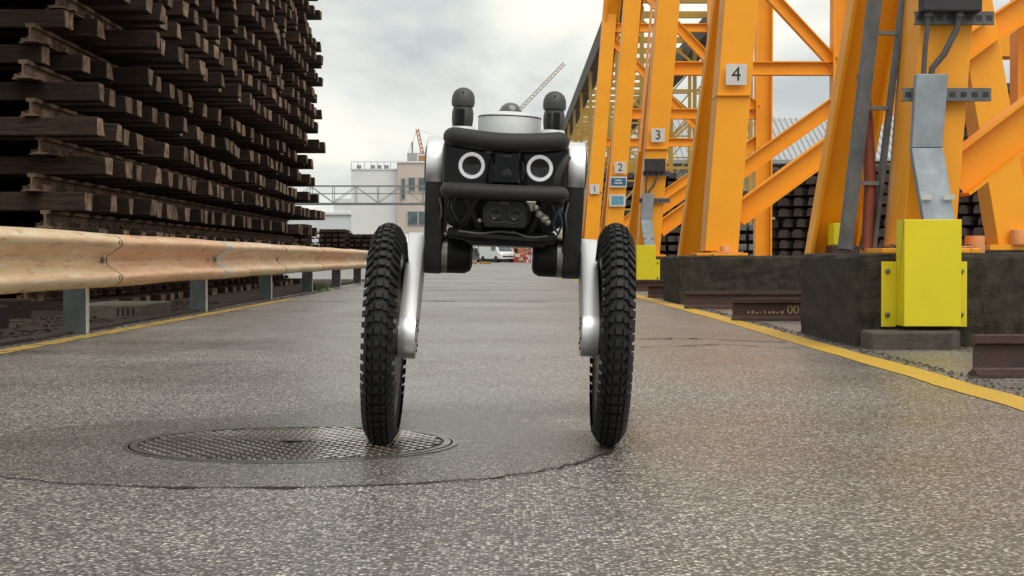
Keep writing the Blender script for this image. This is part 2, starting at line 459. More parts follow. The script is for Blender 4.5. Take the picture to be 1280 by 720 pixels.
def line_strip(name, xs, y0, y1, wd, m):
    b = MB(); n = 90; vs = []
    for i in range(n + 1):
        y = y0 + (y1 - y0) * (i / n) ** 1.6
        x = xs(y)
        vs += [(x - wd / 2 + rnd.uniform(-.008, .008), y, .0022), (x + wd / 2 + rnd.uniform(-.008, .008), y, .0022)]
    b.add(vs, [(2 * i, 2 * i + 1, 2 * i + 3, 2 * i + 2) for i in range(n)])
    return tag(b.build(name, m), kind='structure')
line_strip('road_marking', lambda y: 1.47 - .012 * max(0, y - 12) + .004 * max(0, y - 20), 1.5, 60, .135, 'yellow_line')
line_strip('road_marking', lambda y: -2.29, 2, 17.5, .11, 'yellow_line_worn')

def crack(pts, wd, m='dirt'):
    b = MB(); vs = []; P = []
    for (x0, y0), (x1, y1) in zip(pts, pts[1:]):
        for k in range(10): P.append((x0 + (x1 - x0) * k / 10 + rnd.gauss(0, wd), y0 + (y1 - y0) * k / 10 + rnd.gauss(0, wd * 2.2)))
    for x, y in P:
        q = wd * max(.05, rnd.gauss(.6, .4)); vs += [(x, y - q * 2, .0043), (x, y + q * 2, .0043)]
    b.add(vs, [(2 * i, 2 * i + 2, 2 * i + 3, 2 * i + 1) for i in range(len(P) - 1)])
    return tag(b.build('road_crack', m), kind='structure')
crack([(.55, 8.6), (.95, 8.8), (1.4, 8.3)], .012)
crack([(.62, 7.9), (1.0, 8.15), (1.45, 7.7)], .008)
crack([(-2.2, 16.2), (-.5, 16.4), (1.35, 16.1)], .018)
crack([(-2.2, 21.5), (0, 21.8), (1.3, 21.4)], .022)
crack([(-2.2, 34), (0, 34.5), (1.3, 34)], .04)

# manhole patch: a ring of newer asphalt with a cracked edge
MX, MY = -.494, 3.77
b = MB(); n = 120; vs = []
edge = [.71 + .012 * math.sin(5 * a) + rnd.uniform(-.007, .007) for a in [2 * math.pi * i / n for i in range(n)]]
for i in range(n):
    a = 2 * math.pi * i / n
    vs += [(MX + .372 * math.cos(a), MY + .372 * math.sin(a), .004), (MX + edge[i] * math.cos(a), MY + edge[i] * math.sin(a), .004), (MX + (edge[i] + .03) * math.cos(a), MY + (edge[i] + .03) * math.sin(a), -.001)]
b.add(vs, [(3 * i + q, 3 * i + q + 1, (3 * i + q + 4) % (3 * n), (3 * i + q + 3) % (3 * n)) for i in range(n) for q in (0, 1)])
tag(b.build('asphalt_patch', 'asphalt_patch'), kind='structure')
b = MB(); vs = []
for i in range(n):
    a = 2 * math.pi * i / n; wd = (.0035 + .014 * max(0, rnd.gauss(-.2, .6)) if math.sin(a) < -.05 else 0)
    r = edge[i]
    vs += [(MX + (r + .012) * math.cos(a), MY + (r + .012) * math.sin(a), .0034), (MX + (r + .012 + wd) * math.cos(a), MY + (r + .012 + wd) * math.sin(a), .0034 - wd * .16)]
b.add(vs, [(2 * i, 2 * i + 1, (2 * i + 3) % (2 * n), (2 * i + 2) % (2 * n)) for i in range(n)])
tag(b.build('patch_crack', 'dirt'), kind='structure')

mh = tag(empty('manhole_cover', (MX, MY, 0)), 'round cast iron manhole cover with raised lozenge grid in asphalt patch', 'manhole cover')
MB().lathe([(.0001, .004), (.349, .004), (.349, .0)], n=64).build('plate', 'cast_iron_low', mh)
MB().lathe([(.361, .0), (.361, .0065), (.372, .006), (.372, .0)], n=72).build('frame_ring', 'cast_iron', mh)
MB().lathe([(.341, .003), (.341, .0075), (.357, .0075), (.357, .003)], n=72).build('rim_ring', 'cast_iron', mh)
b = MB(); PX, PY = .031, .052
for i in range(-28, 29):
    for j in range(-34, 35):
        cx = i * PX + (PX / 2 if j % 2 else 0); cy = j * PY / 2
        if math.hypot(cx, cy) > .332 or math.hypot(cx, cy - .02) < .03: continue
        a_, c_ = PX * .37, PY * .36
        vs = [(cx + q * a_ * math.cos(t), cy + q * c_ * math.sin(t), z) for q, z in ((1, .0035), (.86, .0085)) for t in (0, math.pi / 2, math.pi, 1.5 * math.pi)]
        b.add(vs, [(4, 5, 6, 7)] + [(k, (k + 1) % 4, 4 + (k + 1) % 4, 4 + k) for k in range(4)])
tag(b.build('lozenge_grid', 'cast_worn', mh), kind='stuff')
MB().box(-.03, .03, .01, .03, .004, .0095).build('key_slot', 'cast_iron_low', mh)

# ------------------------------------------------------------------ guardrail
def prof_w():
    half = [(.004, 0.0), (.004, .016), (.018, .034), (.050, .060), (.074, .078), (.083, .096), (.080, .114), (.064, .132), (.038, .148), (.010, .155)]
    half = [(o * 1.18, z) for o, z in half]
    return [(o, -z) for o, z in reversed(half)] + half[1:]
PW = prof_w()
gx = lambda y: -2.40 - .012 * (y - 9.3)
gr = tag(empty('guardrail', (gx(9.3), 9.3, 0)), 'tan and orange weathered steel guardrail along the road on grey posts', 'guardrail')
posts = [5.4 + 3.9 * i for i in range(7)]
def beam(y0, y1, m, off, nm='beam', thick=.004):
    b = MB(); k = len(PW); vs = []
    ns = 10
    for i in range(ns + 1):
        y = y0 + (y1 - y0) * i / ns
        wob = .004 * math.sin(y * 3.1)
        for o, z in PW:
            vs.append((gx(y) + .05 + o + off + wob - gr.location.x, y - 9.3, .41 + z + .003 * math.sin(y * 1.7)))
        for o, z in PW:
            vs.append((gx(y) + .05 + o + off + wob - thick - gr.location.x, y - 9.3, .41 + z + .003 * math.sin(y * 1.7)))
    fs = []
    for i in range(ns):
        A, B = i * 2 * k, (i + 1) * 2 * k
        for j in range(k - 1):
            fs += [(A + j, A + j + 1, B + j + 1, B + j), (A + k + j, B + k + j, B + k + j + 1, A + k + j + 1)]
        fs += [(A, B, B + k, A + k), (A + k - 1, A + 2 * k - 1, B + 2 * k - 1, B + k - 1)]
    for A in (0, ns * 2 * k):
        for j in range(k - 1):
            fs.append((A + j, A + k + j, A + k + j + 1, A + j + 1))
    return b.add(vs, fs).build(nm, m, gr, smooth=50)
bm_mats = ['beam_cream', 'beam_cream', 'beam_orange', 'beam_tan', 'beam_cream', 'beam_orange', 'beam_tan']
ys = [1.5] + [p + .42 for p in posts]
for i in range(len(ys) - 1):
    bo = beam(ys[i] - .12, ys[i + 1], bm_mats[i], .005 * (i % 2))
    yj = ys[i + 1]
    beam(yj - .001, yj + .016, 'rail_rust', .0075, 'joint_edge', .009)  # dark strip: shadow gap of the lap put into the colour, with edge rust
    for z in (-.1, .1):
        MB().lathe([(.014, 0), (.014, .006), (.009, .010), (.0001, .011)], 'x', (gx(yj) + .142 - gr.location.x, yj - .06 - 9.3, .41 + z), n=10).build('bolt', 'post_steel', gr)
beam(13.55, 13.80, 'zinc_pale', .011, 'splice_plate')
beam(ys[-1] - .05, ys[-1] + .45, 'zinc_pale', .010, 'end_terminal')
for yj in (9.3, 13.2, 17.1):
    MB().lathe([(.02, 0), (.02, .006), (.011, .012), (.0001, .013)], 'x', (gx(yj) + .06 - gr.location.x, yj - 9.3 + .3, .41), n=10).build('bolt', 'galv_dark', gr)
for p in posts:
    b = MB(); x = gx(p) - gr.location.x; y = p - 9.3
    b.box(x - .085, x + .04, y, y + .006, -.1, .52)
    b.box(x + .034, x + .040, y + .006, y + .055, -.1, .52)
    b.box(x - .085, x - .079, y + .006, y + .055, -.1, .52)
    b.box(x + .020, x + .034, y + .049, y + .055, -.1, .52)
    po = b.build('post', 'post_steel', gr)
    MB().box(x + .0402, x + .0450, y - .001, y + .056, -.05, .50).build('flange_strip', 'zinc_pale', po)
    MB().box(x + .045, x + .056, y + .005, y + .045, .36, .46).build('spacer', 'galv_dark', po)

# ------------------------------------------------------------------ stacked track panels
def sleeper_mesh(w_, l_, h_, seed):
    """timber sleeper, lying along x from -l_ to 0, cut end at x=0, slightly uneven"""
    r = random.Random(seed); b = MB(); n = 5; vs = []
    for i in range(n + 1):
        x = -l_ * (1 - i / n)
        for sy, sz in ((-1, 0), (1, 0), (1, 1), (-1, 1)):
            vs.append((x + r.uniform(-.012, .012), sy * w_ / 2 + r.uniform(-.009, .009), sz * h_ + r.uniform(-.006, .004) * (1 if sz else 0)))
    fs = []
    for i in range(n):
        for k in range(4):
            fs.append((i * 4 + k, i * 4 + (k + 1) % 4, (i + 1) * 4 + (k + 1) % 4, (i + 1) * 4 + k))
    b.add(vs, fs, 0); b.add([vs[0], vs[1], vs[2], vs[3]], [(0, 1, 2, 3)], 1)
    b.add([v for v in vs[-4:]], [(3, 2, 1, 0)], 1)
    me = b.mesh('sleeper', ['wood_dark', 'wood_end'], bevel=.008, seg=1)
    return me
SL = [sleeper_mesh(.235 + .03 * (i % 3 - 1), 2.5, .15, i) for i in range(7)]
RAILP = [(-.0625, 0), (.0625, 0), (.0625, .010), (.012, .022), (.008, .03), (.008, .105), (.033, .113), (.0345, .14), (-.0345, .14), (-.033, .113), (-.008, .105), (-.008, .03), (-.012, .022), (-.0625, .010)]
def rail_mesh(length, m, name='rail'):
    b = MB(); b.prism([(u, v) for u, v in RAILP], 0, length, lambda u, v, q: (u, q, v))
    return b.mesh(name, m)
RAIL15 = rail_mesh(16.0, 'rail_old')
def clips_mesh(n, sp):
    b = MB()
    for i in range(n):
        y = .15 + i * sp
        b.box(-.11, .11, y - .08, y + .08, -.002, .012)
        for s in (-1, 1):
            b.box(s * .085 - .022, s * .085 + .022, y - .045, y + .045, .008, .045)
            b.box(s * .06 - .01, s * .06 + .01, y - .03, y + .03, .008, .06)
    return b.mesh('rail_clips', 'rail_old')
NS, SP = 29, .56
CL = clips_mesh(NS, SP)
LAY = 18
for k in range(LAY):
    z = -.07 + .29 * k
    ox = -3.22 + rnd.uniform(-.10, .09) - (.06 if k < 4 else 0) + (.02 * (k % 3))
    oy = 13.3 + rnd.uniform(-.22, .22)
    if k == 9: oy -= .5; ox += .03
    t = tag(empty('track_panel', (ox, oy, z), (0, 0, R(.45) + R(rnd.uniform(-.15, .15)))),
            ('lowest' if k == 0 else 'topmost' if k == LAY - 1 else ORD[k] + ' lowest') + ' rusty railway track panel in tall stack behind the guardrail', 'track panel', 'track panels stacked behind the guardrail')
    for i in range(NS):
        s = link('sleeper', SL[rnd.randrange(7)], t, (rnd.gauss(0, .034) - (.12 if rnd.random() < .04 else 0), .15 + i * SP + rnd.gauss(0, .026), rnd.uniform(-.006, 0)), (0, 0, R(rnd.gauss(0, .9))))
        if k in (7, 8) and i < 2 + (k == 7):
            s.location.x -= .30 + .12 * (1 - i)
        if rnd.random() < .5:
            s.rotation_euler.z += math.pi; s.location.x -= 2.5
    for xx in (-.50, -2.0):
        r = link('rail', RAIL15, t, (xx, -.03 + rnd.uniform(-.15, .1), .15))
        c = tag(link('rail_clips', CL, r, (0, .03, 0)), kind='stuff')
# dunnage and a low concrete duct cover by the rail posts
for (x0, y0, ln) in ((-3.0, 9.9, .0), (-3.35, 11.6, .0)):
    tag(MB().box(-2.4, 0, -.12, .12, -.02, .14).build('timber_bearer', 'wood_dark', bevel=.01), 'dark timber bearer lying on the brown yard ground, ' + ('close to' if y0 < 11 else 'set back from') + ' the guardrail', 'timber').location = (x0, y0, 0)
cv = tag(empty('duct_cover', (-2.78, 12.1, 0)), 'low pale concrete duct cover with slotted end beside guardrail posts', 'duct cover')
MB().box(-.27, .22, -.5, .55, -.01, .10).build('slab', 'concrete_pale', cv, bevel=.01)
for i in range(4):
    MB().box(.05 + i * .035, .065 + i * .035, -.504, -.49, .025, .08).build('slot', 'cast_iron_low', cv)
# weeds at the rail foot
b = MB()
for i in range(70):
    a = rnd.uniform(0, 6.28); r_ = abs(rnd.gauss(0, .12)); x, y = r_ * math.cos(a), r_ * 2 * math.sin(a); h = rnd.uniform(.03, .10)
    dx, dy = rnd.uniform(-.05, .05), rnd.uniform(-.05, .05); q = rnd.uniform(.006, .014)
    b.add([(x - q, y, 0), (x + q, y, 0), (x + dx + q, y + dy, h * .6), (x + dx * 1.8, y + dy * 1.8, h)], [(0, 1, 2), (0, 2, 3)])
o = tag(b.build('weeds', 'weed'), 'small tuft of green weeds at the foot of the guardrail', 'weeds', kind='stuff'); o.location = (-2.52, 21.7, .005)

# ------------------------------------------------------------------ gantry towers
def block(x0, x1, y0, y1, h, label):
    b = MB(); n = 7
    b.box(x0, x1, y0, y1, -.05, h)
    me = b.mesh('concrete_block', 'concrete_dark', bevel=.024)
    bm = bmesh.new(); bm.from_mesh(me)
    bmesh.ops.subdivide_edges(bm, edges=[e for e in bm.edges if e.calc_length() > .3], cuts=6, use_grid_fill=True)
    for v in bm.verts:
        v.co += Vector((rnd.uniform(-.007, .007), rnd.uniform(-.007, .007), rnd.uniform(-.006, .005)))
    bm.to_mesh(me); bm.free()
    return tag(link('concrete_block', me), label, 'concrete block', 'concrete footing blocks of the yellow gantry')

def number_plate(par, cx, y, z, txt, size, tilt):
    p = MB().box(-size / 2, size / 2, -.004, 0, -size / 2, size / 2).build('number_plate', 'sign_white', par, bevel=.002)
    p.location = (cx, y, z); p.rotation_euler = (0, tilt, 0)
    d = link('digit', text_mesh(txt, size * .95, 'sign_black'), p, (0, -.0055, 0), (R(90), 0, 0))
    return p

TOW = [  # number, Y of main leg centre, X of main leg foot
    ('5', 8.52, 2.06), ('4', 15.9, 1.955), ('3', 23.6, 1.90), ('2', 31.0, 1.84), ('1', 38.6, 1.795)]
near_tow = {'5': 'the big grey cable duct', '4': 'the number plate four', '3': 'the number plate three', '2': 'the number plate two and blue notice', '1': 'the number plate one'}
BH = .445
for num, Y, X in TOW:
    t = tag(empty('gantry_tower', (X, Y, 0)), 'orange yellow steel gantry leg frame carrying ' + near_tow[num], 'gantry tower', 'orange gantry towers along the road')
    lead = .075
    def P(x, y, z): return (x - X, y - Y, z)
    # main leg: box section with protruding flange edges
    H = 7.2
    topx = X + lead * H; topy = Y + .02 * H
    mw = .26 if num == '5' else .31
    b = MB(); b.bar((0, 0, BH + .03), (topx - X, topy - Y, H), mw, .43)
    leg = b.build('leg', 'crane_paint', t, bevel=.006)
    MB().box(-.24, .24, -.27, .27, BH, BH + .025).build('base_plate', 'crane_paint', t, bevel=.004)
    # rear leg leaning toward the road end
    fy = Y + 2.42
    b = MB(); b.ibeam(P(X - .02, fy, BH - .2), P(X - .02 + .09 * H, fy - .42 * H, H), .30, .20, .022, (0, 1, 0))
    b.build('leg', 'crane_paint', t)
    # right row leg
    xr = 4.62
    if num != '4':
        b = MB(); b.ibeam(P(xr, Y, .1), P(xr + .02, Y, H), .30, .30, .025, (0, 1, 0)); b.build('leg', 'crane_paint', t)
    # cross beam, braces
    b = MB(); b.ibeam(P(X + .25, Y, 3.08), P(xr - .15, Y, 3.08), .19, .16, .016, (0, 1, 0)); b.build('cross_beam', 'crane_paint', t)
    b = MB(); b.ibeam(P(X + .16, Y - .05, .82), P(xr - .1, Y - .05, 2.58), .215, .18, .016, (0, 1, 0)); b.build('brace', 'crane_paint', t)
    b = MB(); b.ibeam(P(X + .42, Y + .02, 5.5), P(xr - .12, Y + .02, 3.17), .17, .15, .016, (0, 1, 0)); b.build('brace', 'crane_paint', t)
    b = MB(); b.ibeam(P(X + .48, Y, 5.7), P(xr - .15, Y, 5.7), .19, .16, .016, (0, 1, 0)); b.build('cross_beam', 'crane_paint', t)
    MB().box(.10, .16, -.012, .012, .72, 1.25).build('gusset_plate', 'crane_paint', t)
    for bx_, bz_ in ((.125, .80), (.125, .92), (.125, 1.04), (.125, 1.16)):
        MB().lathe([(.010, -.012), (.010, -.021), (.0001, -.022)], 'y', (bx_ + .015, 0, bz_), n=6).build('bolt', 'cap_paint', t)
    for bx_ in (-.19, -.06, .07, .19):
        MB().lathe([(.013, BH + .025), (.013, BH + .045), (.0001, BH + .046)], c=(bx_, -.245, 0), n=6).build('bolt', 'galv_dark', t)
    b = MB(); zz = 1.95
    for sx in (-1, 1):
        b.bar((lead * (z_ := zz - BH) - mw / 2 - .002, 0, zz - .006), (lead * z_ + mw / 2 + .002, 0, zz - .006), .012, .434)
    b.build('weld_seam', 'crane_paint', t)
    # bolt caps on the footing
    caps = [(.17 + mw / 2, .05)] if num == '5' else [(.02, -.34)]
    for cx, cy in caps:
        c = MB().lathe([(.05, BH), (.05, BH + .085), (.046, BH + .09), (.0001, BH + .09)], c=(cx, cy, 0), n=18).build('bolt_cap', 'cap_paint', t, smooth=True)
    MB().box(-.10, .14, -.42, -.29, BH, BH + .018).build('anchor_plate', 'crane_paint', t, bevel=.003)
    b = MB(); b.tube([(-.12, -.40, BH), (-.12, -.40, BH + .03), (.16, -.40, BH + .03), (.16, -.40, BH)], .005, 6); b.build('lifting_loop', 'cap_paint', t)
    # signs
    if num == '4':
        number_plate(t, .005 + lead * (2.13 - BH), -.235, 2.13, '4', .195, R(0))
    if num == '3':
        number_plate(t, lead * 1.7, -.235, 2.13, '3', .19, 0)
    if num == '2':
        number_plate(t, lead * 1.6 + .02, -.235, 2.08, '2', .21, 0)
        s = MB().box(-.15, .15, -.004, 0, -.10, .10).build('notice_plate', 'sign_white', t); s.location = (lead * 1.45, -.235, 1.82)
        q = MB().box(-.135, .135, -.0065, -.0045, -.07, .07).build('blue_panel', 'sign_blue', s)
        for zz, ws in ((.026, (.03, .02, .035, .025)), (-.024, (.025, .03, .02, .035, .03))):
            x_ = -sum(ws) / 2 - .006
            for q_ in ws:
                MB().box(x_, x_ + q_ - .004, -.009, -.0067, zz - .014, zz + .014).build('lettering', 'sign_white', s); x_ += q_ + .002
        s = MB().box(-.15, .15, -.004, 0, -.11, .11).build('picture_plate', 'sign_white', t); s.location = (lead * 1.2, -.235, 1.48)
        MB().box(-.11, .11, -.0065, -.0045, -.08, .08).build('picture', 'sign_cyan', s)
    if num == '1':
        number_plate(t, lead * 1.2, -.235, 2.0, '1', .22, 0)
    # cable duct and junction box on towers 5 and 3
    if num in '53':
        fy0 = -.225
        def F(z): return lead * (z - BH)
        ju = MB().box(-.14, .15, fy0 - .12, fy0 - .02, 1.62, 1.80).build('junction_box', 'box_black', t, bevel=.008); ju.location.x = F(1.7) - .02
        for sx in (-.09, .06):
            MB().lathe([(.022, 1.60), (.022, 1.625)], c=(sx + F(1.6) - .02, fy0 - .065, 0), n=10).build('cable_gland', 'galv_dark', t)
        b = MB(); b.tube([(F(1.6) - .11, fy0 - .065, 1.62), (F(1.45) - .115, fy0 - .06, 1.45), (F(1.3) - .11, fy0 - .045, 1.28)], .013, 8); b.build('cable', 'cable_grey', t, smooth=True)
        b = MB(); b.tube([(F(1.6) + .04, fy0 - .065, 1.62), (F(1.5) + .035, fy0 - .06, 1.54), (F(1.42) - .02, fy0 - .06, 1.42), (F(1.35) - .07, fy0 - .05, 1.35), (F(1.3) - .075, fy0 - .045, 1.28)], .016, 8); b.build('cable', 'cable_grey', t, smooth=True)
        for zz, x0, x1 in ((1.225, -.20, .235), (1.60, -.17, .22)):
            rl = MB(); a0, a1 = F(zz) + x0, F(zz) + x1
            rl.box(a0, a1, fy0 - .03, fy0 - .026, zz - .032, zz + .032); rl.box(a0, a1, fy0 - .026, fy0, zz + .026, zz + .032); rl.box(a0, a1, fy0 - .026, fy0, zz - .032, zz - .026)
            ro = rl.build('mounting_rail', 'galv_dark', t)
            nsl = 8
            for i in range(nsl):
                xc = a0 + (i + .5) * (a1 - a0) / nsl
                MB().box(xc - .014, xc + .014, fy0 - .0325, fy0 - .0302, zz - .012, zz + .012).build('slot', 'box_black', ro)
        # duct: bent sheet channel, stands off at the bottom
        def duct(x, z0, z1, ya, yb, dx0, dx1):
            b = MB()
            vs = [(x + dx0 - .075, yb, z0), (x + dx0 + .075, yb, z0), (x + dx1 + .078, ya, z1), (x + dx1 - .078, ya, z1)]
            vs += [(p[0], p[1] + .055, p[2]) for p in vs]
            b.add(vs, [(0, 1, 2, 3), (7, 6, 5, 4), (0, 4, 5, 1), (1, 5, 6, 2), (2, 6, 7, 3), (3, 7, 4, 0)])
            return b.build('cable_duct', 'galv', t, bevel=.004)
        duct(-.02, .96, 1.32, fy0 - .085, fy0 - .10, F(.96) - .055, F(1.32) - .055)
        duct(-.02, .55, .958, fy0 - .102, fy0 - .24, F(.55) + .01, F(.96) - .055)
        duct(-.02, .10, .548, fy0 - .242, fy0 - .265, F(.55) + .01, F(.55) + .01)
        for sx in (-.055, .055):
            MB().box(-.028, .028, -.004, .0, -.012, .012).build('clamp', 'zinc_pale', t).location = (F(.7) + sx - .03, fy0 - .205, .715)
        # ladder-like cable tray beside the leg
        a = Vector((-.34, .16, BH + .02)); c = Vector((.37, .40, H - 1))
        xs0 = Vector((-.13, 0, 0))
        if num == '5':
            for s_ in (0, 1):
                b = MB(); o_ = Vector((.15 * s_, .03 * s_, 0)); b.bar(a + o_, c + o_, .062 if s_ == 0 else .02, .09); tr = b.build('tray_rail', 'galv_dark', t)
            for i in range(14):
                p = a.lerp(c, .06 + i * .068); MB().bar(p, p + Vector((.15, .03, 0)), .02, .03).build('tray_rung', 'galv', t)
            b = MB(); b.tube([a + Vector((.12, .03, 0)), a.lerp(c, .06) + Vector((.10, .05, 0)), a.lerp(c, .12) + Vector((.05, .08, 0)), a.lerp(c, .16) + Vector((.0, .09, 0))], .032, 10)
            b.build('conduit', 'conduit_red', t, smooth=True)
        else:
            b = MB(); b.bar((-.13, -.2, 1.9), (.24, -.1, H - 1), .035, .05); b.build('cable_tray', 'cap_paint', t)
# right-hand leaning leg, posts and beams of the row behind
g2 = tag(empty('gantry_portal', (4.75, 16.0, 0)), 'leaning orange gantry leg with braces behind the cable duct tower', 'gantry portal')
b = MB(); b.bar((0, 0, .5), (-.16 * 5.6, .3, 6.1), .33, .42); b.build('leg', 'crane_paint', g2, bevel=.006)
b = MB(); b.box(-.35, .4, -.3, .3, 0, .5); b.build('footing', 'concrete_dark', g2, bevel=.015)
b = MB(); b.box(-.28, .30, -.29, .29, .5, .55); b.build('base_plate', 'crane_paint', g2)
MB().lathe([(.085, .55), (.085, .68), (.08, .69), (.0001, .69)], c=(.0, -.27, 0), n=20).build('bolt_cap', 'cap_paint', g2, smooth=True)
b = MB(); b.ibeam((-.25, 0, 2.55), (2.2, 0, 4.2), .25, .18, .016); b.build('brace', 'crane_paint', g2)
b = MB(); b.ibeam((.28, .4, 0), (.28, .4, 7), .28, .28, .02); b.build('post', 'crane_paint', g2)
b = MB(); b.bar((0.0, 8.2, 3.45), (5, 8.2, 3.45), .45, .3, (0, 0, 1)); b.bar((0, 8.2, 3.65), (0, .5, 3.65), .2, .2); b.build('cross_beam', 'crane_paint', g2)

# footing blocks
block(1.63, 3.2, 7.94, 9.50, BH, 'dark mossy concrete block under the tower with yellow cable guard on its face')
block(1.53, 3.0, 15.45, 17.0, BH - .003, 'dark concrete block under the tower marked four')
block(1.50, 3.0, 23.1, 24.6, BH - .003, 'dark concrete block under the tower marked three')
block(1.45, 2.9, 30.5, 32.0, BH - .003, 'dark concrete block under the tower marked two')
block(1.40, 2.9, 38.1, 39.6, BH - .003, 'dark concrete block under the tower marked one')
st = tag(MB().prism([(0, .01), (.04, 0), (.36, 0), (.44, .12), (.46, .25), (0, .25)], -.02, .085, lambda u, v, q: (u, v, q)).build('concrete_step', 'concrete_pale', bevel=.012), 'low pale concrete step below the big yellow cable guard', 'concrete step')
st.location = (1.645, 7.688, 0)

def guard(x, y, label):
    g = tag(empty('cable_guard', (x, y, 0)), label, 'cable guard', 'yellow cable guards on the footing blocks')
    w_, d = .132, .17
    b = MB(); z0, z1 = .105, .60
    b.box(-w_, w_, -d, -d + .008, z0, z1); b.box(-w_, -w_ + .008, -d + .008, 0, z0, z1); b.box(w_ - .008, w_, -d + .008, 0, z0, z1)
    b.build('cover', 'guard_paint', g, bevel=.003)
    for s in (-1, 1):
        f = MB().box(min(s * w_, s * (w_ + .070)), max(s * w_, s * (w_ + .070)), -.010, -.001, z0 - .008, .405).build('side_flange', 'guard_paint', g, bevel=.002)
        for z in (.155, .36):
            MB().lathe([(.012, -.012), (.012, -.020), (.006, -.024), (.0001, -.025)], 'y', (s * (w_ + .042), 0, z), n=8).build('bolt', 'galv_dark', f)
    return g
guard(1.945, 7.935, 'tall bright yellow steel cable guard bolted to the mossy concrete block')
guard(1.83, 23.09, 'yellow steel cable guard at the foot of the tower marked three')
# small yellow box and dark steel beam behind the near block
yb = tag(empty('steel_buffer', (2.1, 10.6, 0)), 'dark steel beam with yellow box behind the mossy concrete block', 'buffer')
MB().box(-.10, .35, -.12, .12, .0, .50).build('beam', 'rail_rust', yb, bevel=.005)
MB().box(-.09, .03, -.10, .10, .502, .64).build('box', 'guard_paint', yb, bevel=.006)

# rails laid crosswise with their ends at the yellow line
RB = {}
def cross_rail(x0, x1, y, label, extra=None):
    b = MB(); k = 1.05
    b.prism([(u * k, v * k) for u, v in RAILP], 0, x1 - x0, lambda u, v, q: (q, u, v))
    o = b.build('loose_rail', 'rail_rust', bevel=0)
    o.location = (x0, y, .002)
    return tag(o, label, 'rail', 'rusty rails lying beside the yellow line')
cross_rail(1.635, 4.6, 5.95, 'rusty brown rail with clean cut end in front of the mossy concrete block')
r = cross_rail(1.49, 4.2, 11.35, 'rusty rail with chalk scribble lying behind the mossy concrete block')
link('chalk_mark', text_mesh('002', .085, 'chalk', .0005), r, (.43, -.0105, .07), (R(90), 0, 0))
for k in range(9):
    MB().box(.10 + k * .028, .10 + k * .028 + rnd.uniform(.006, .02), -.0112, -.0098, .046, .046 + rnd.uniform(.004, .02)).build('chalk_mark', 'chalk', r)
cross_rail(1.44, 4.2, 14.0, 'dark rusty rail lying in front of the block of tower four')
cross_rail(1.45, 4.2, 17.9, 'dark rusty rail lying just behind the block of tower four')
cross_rail(1.38, 4.2, 21.5, 'dark rusty rail lying in front of the block of tower three')

# ------------------------------------------------------------------ stacks on the right
def loaf_mesh():
    b = MB(); pr = [(-.09, 0), (.09, 0), (.085, .09), (.06, .14), (.02, .155), (-.02, .155), (-.06, .14), (-.085, .09)]
    b.prism(pr, 0, 2.3, lambda u, v, q: (u, q, v)); return b.mesh('sleeper', 'steel_sleeper')
LO = loaf_mesh()
BAT = MB().box(0, 7.4, -.03, .03, 0, .05).mesh('batten', 'wood_dark')
for k in range(11):
    t = tag(empty('sleeper_layer', (4.95 + rnd.uniform(-.06, .06), 33.0 + rnd.uniform(-.05, .05), .005 + .205 * k), (0, 0, R(-38))),
            ('lowest' if k == 0 else 'topmost' if k == 10 else ORD[k] + ' lowest') + ' layer of dark steel sleepers in the stack behind the gantry towers', 'sleepers', 'layers of dark sleepers stacked behind the gantry')
    for i in range(24):
        link('sleeper', LO, t, (.15 + i * .305, rnd.gauss(0, .03), 0))
    for yy in (.4, 1.8):
        link('batten', BAT, t, (0, yy, .155))
def pile(x, y, nl, ns, label, m='sleeper_grey', w_=.24, h_=.17, gap=.10, ln=2.4, rot=0, grp='piles of sleepers beyond the towers'):
    t = tag(empty('sleeper_pile', (x, y, 0), (0, 0, rot)), label, 'sleeper pile', grp)
    me = MB().box(-w_ / 2, w_ / 2, 0, ln, 0, h_).mesh('sleeper', m, bevel=.012, seg=1)
    mb = MB().box(-.2, ns * (w_ + .1), -.05, .05, 0, gap).mesh('batten', 'wood_dark')
    for k in range(nl):
        z = k * (h_ + gap)
        for yy in (.4, ln - .4): link('batten', mb, t, (0, yy, z))
        for i in range(ns):
            link('sleeper', me, t, (.1 + i * (w_ + .08) + rnd.gauss(0, .01), rnd.gauss(0, .03), z + gap))
pile(5.55, 46, 5, 6, 'short pile of grey sleepers with battens behind the tower marked four')
pile(11.0, 40, 17, 8, 'very tall dark sleeper pile behind the leaning gantry leg', 'steel_sleeper')
pile(2.75, 50, 11, 7, 'tall pile of dark sleepers with battens behind the towers marked one and two', 'steel_sleeper')
pile(4.9, 50, 9, 8, 'wide pile of dark sleepers seen between the towers marked two and three', 'steel_sleeper')
for i, (x, h) in enumerate(((-10.2, 9), (-8.55, 8), (-7.3, 7.0), (-11.9, 8))):
    pile(x, 74 + i * .6, int(h), 4, ['widest pile of brown sleepers far beyond the guardrail end', 'second pile of brown sleepers far beyond the guardrail end', 'low pile of brown sleepers nearest the road beyond the guardrail', 'pile of brown sleepers half hidden behind the stacked track'][i], 'wood_dark', .22, .14, .075, grp='piles of brown sleepers beyond the guardrail')

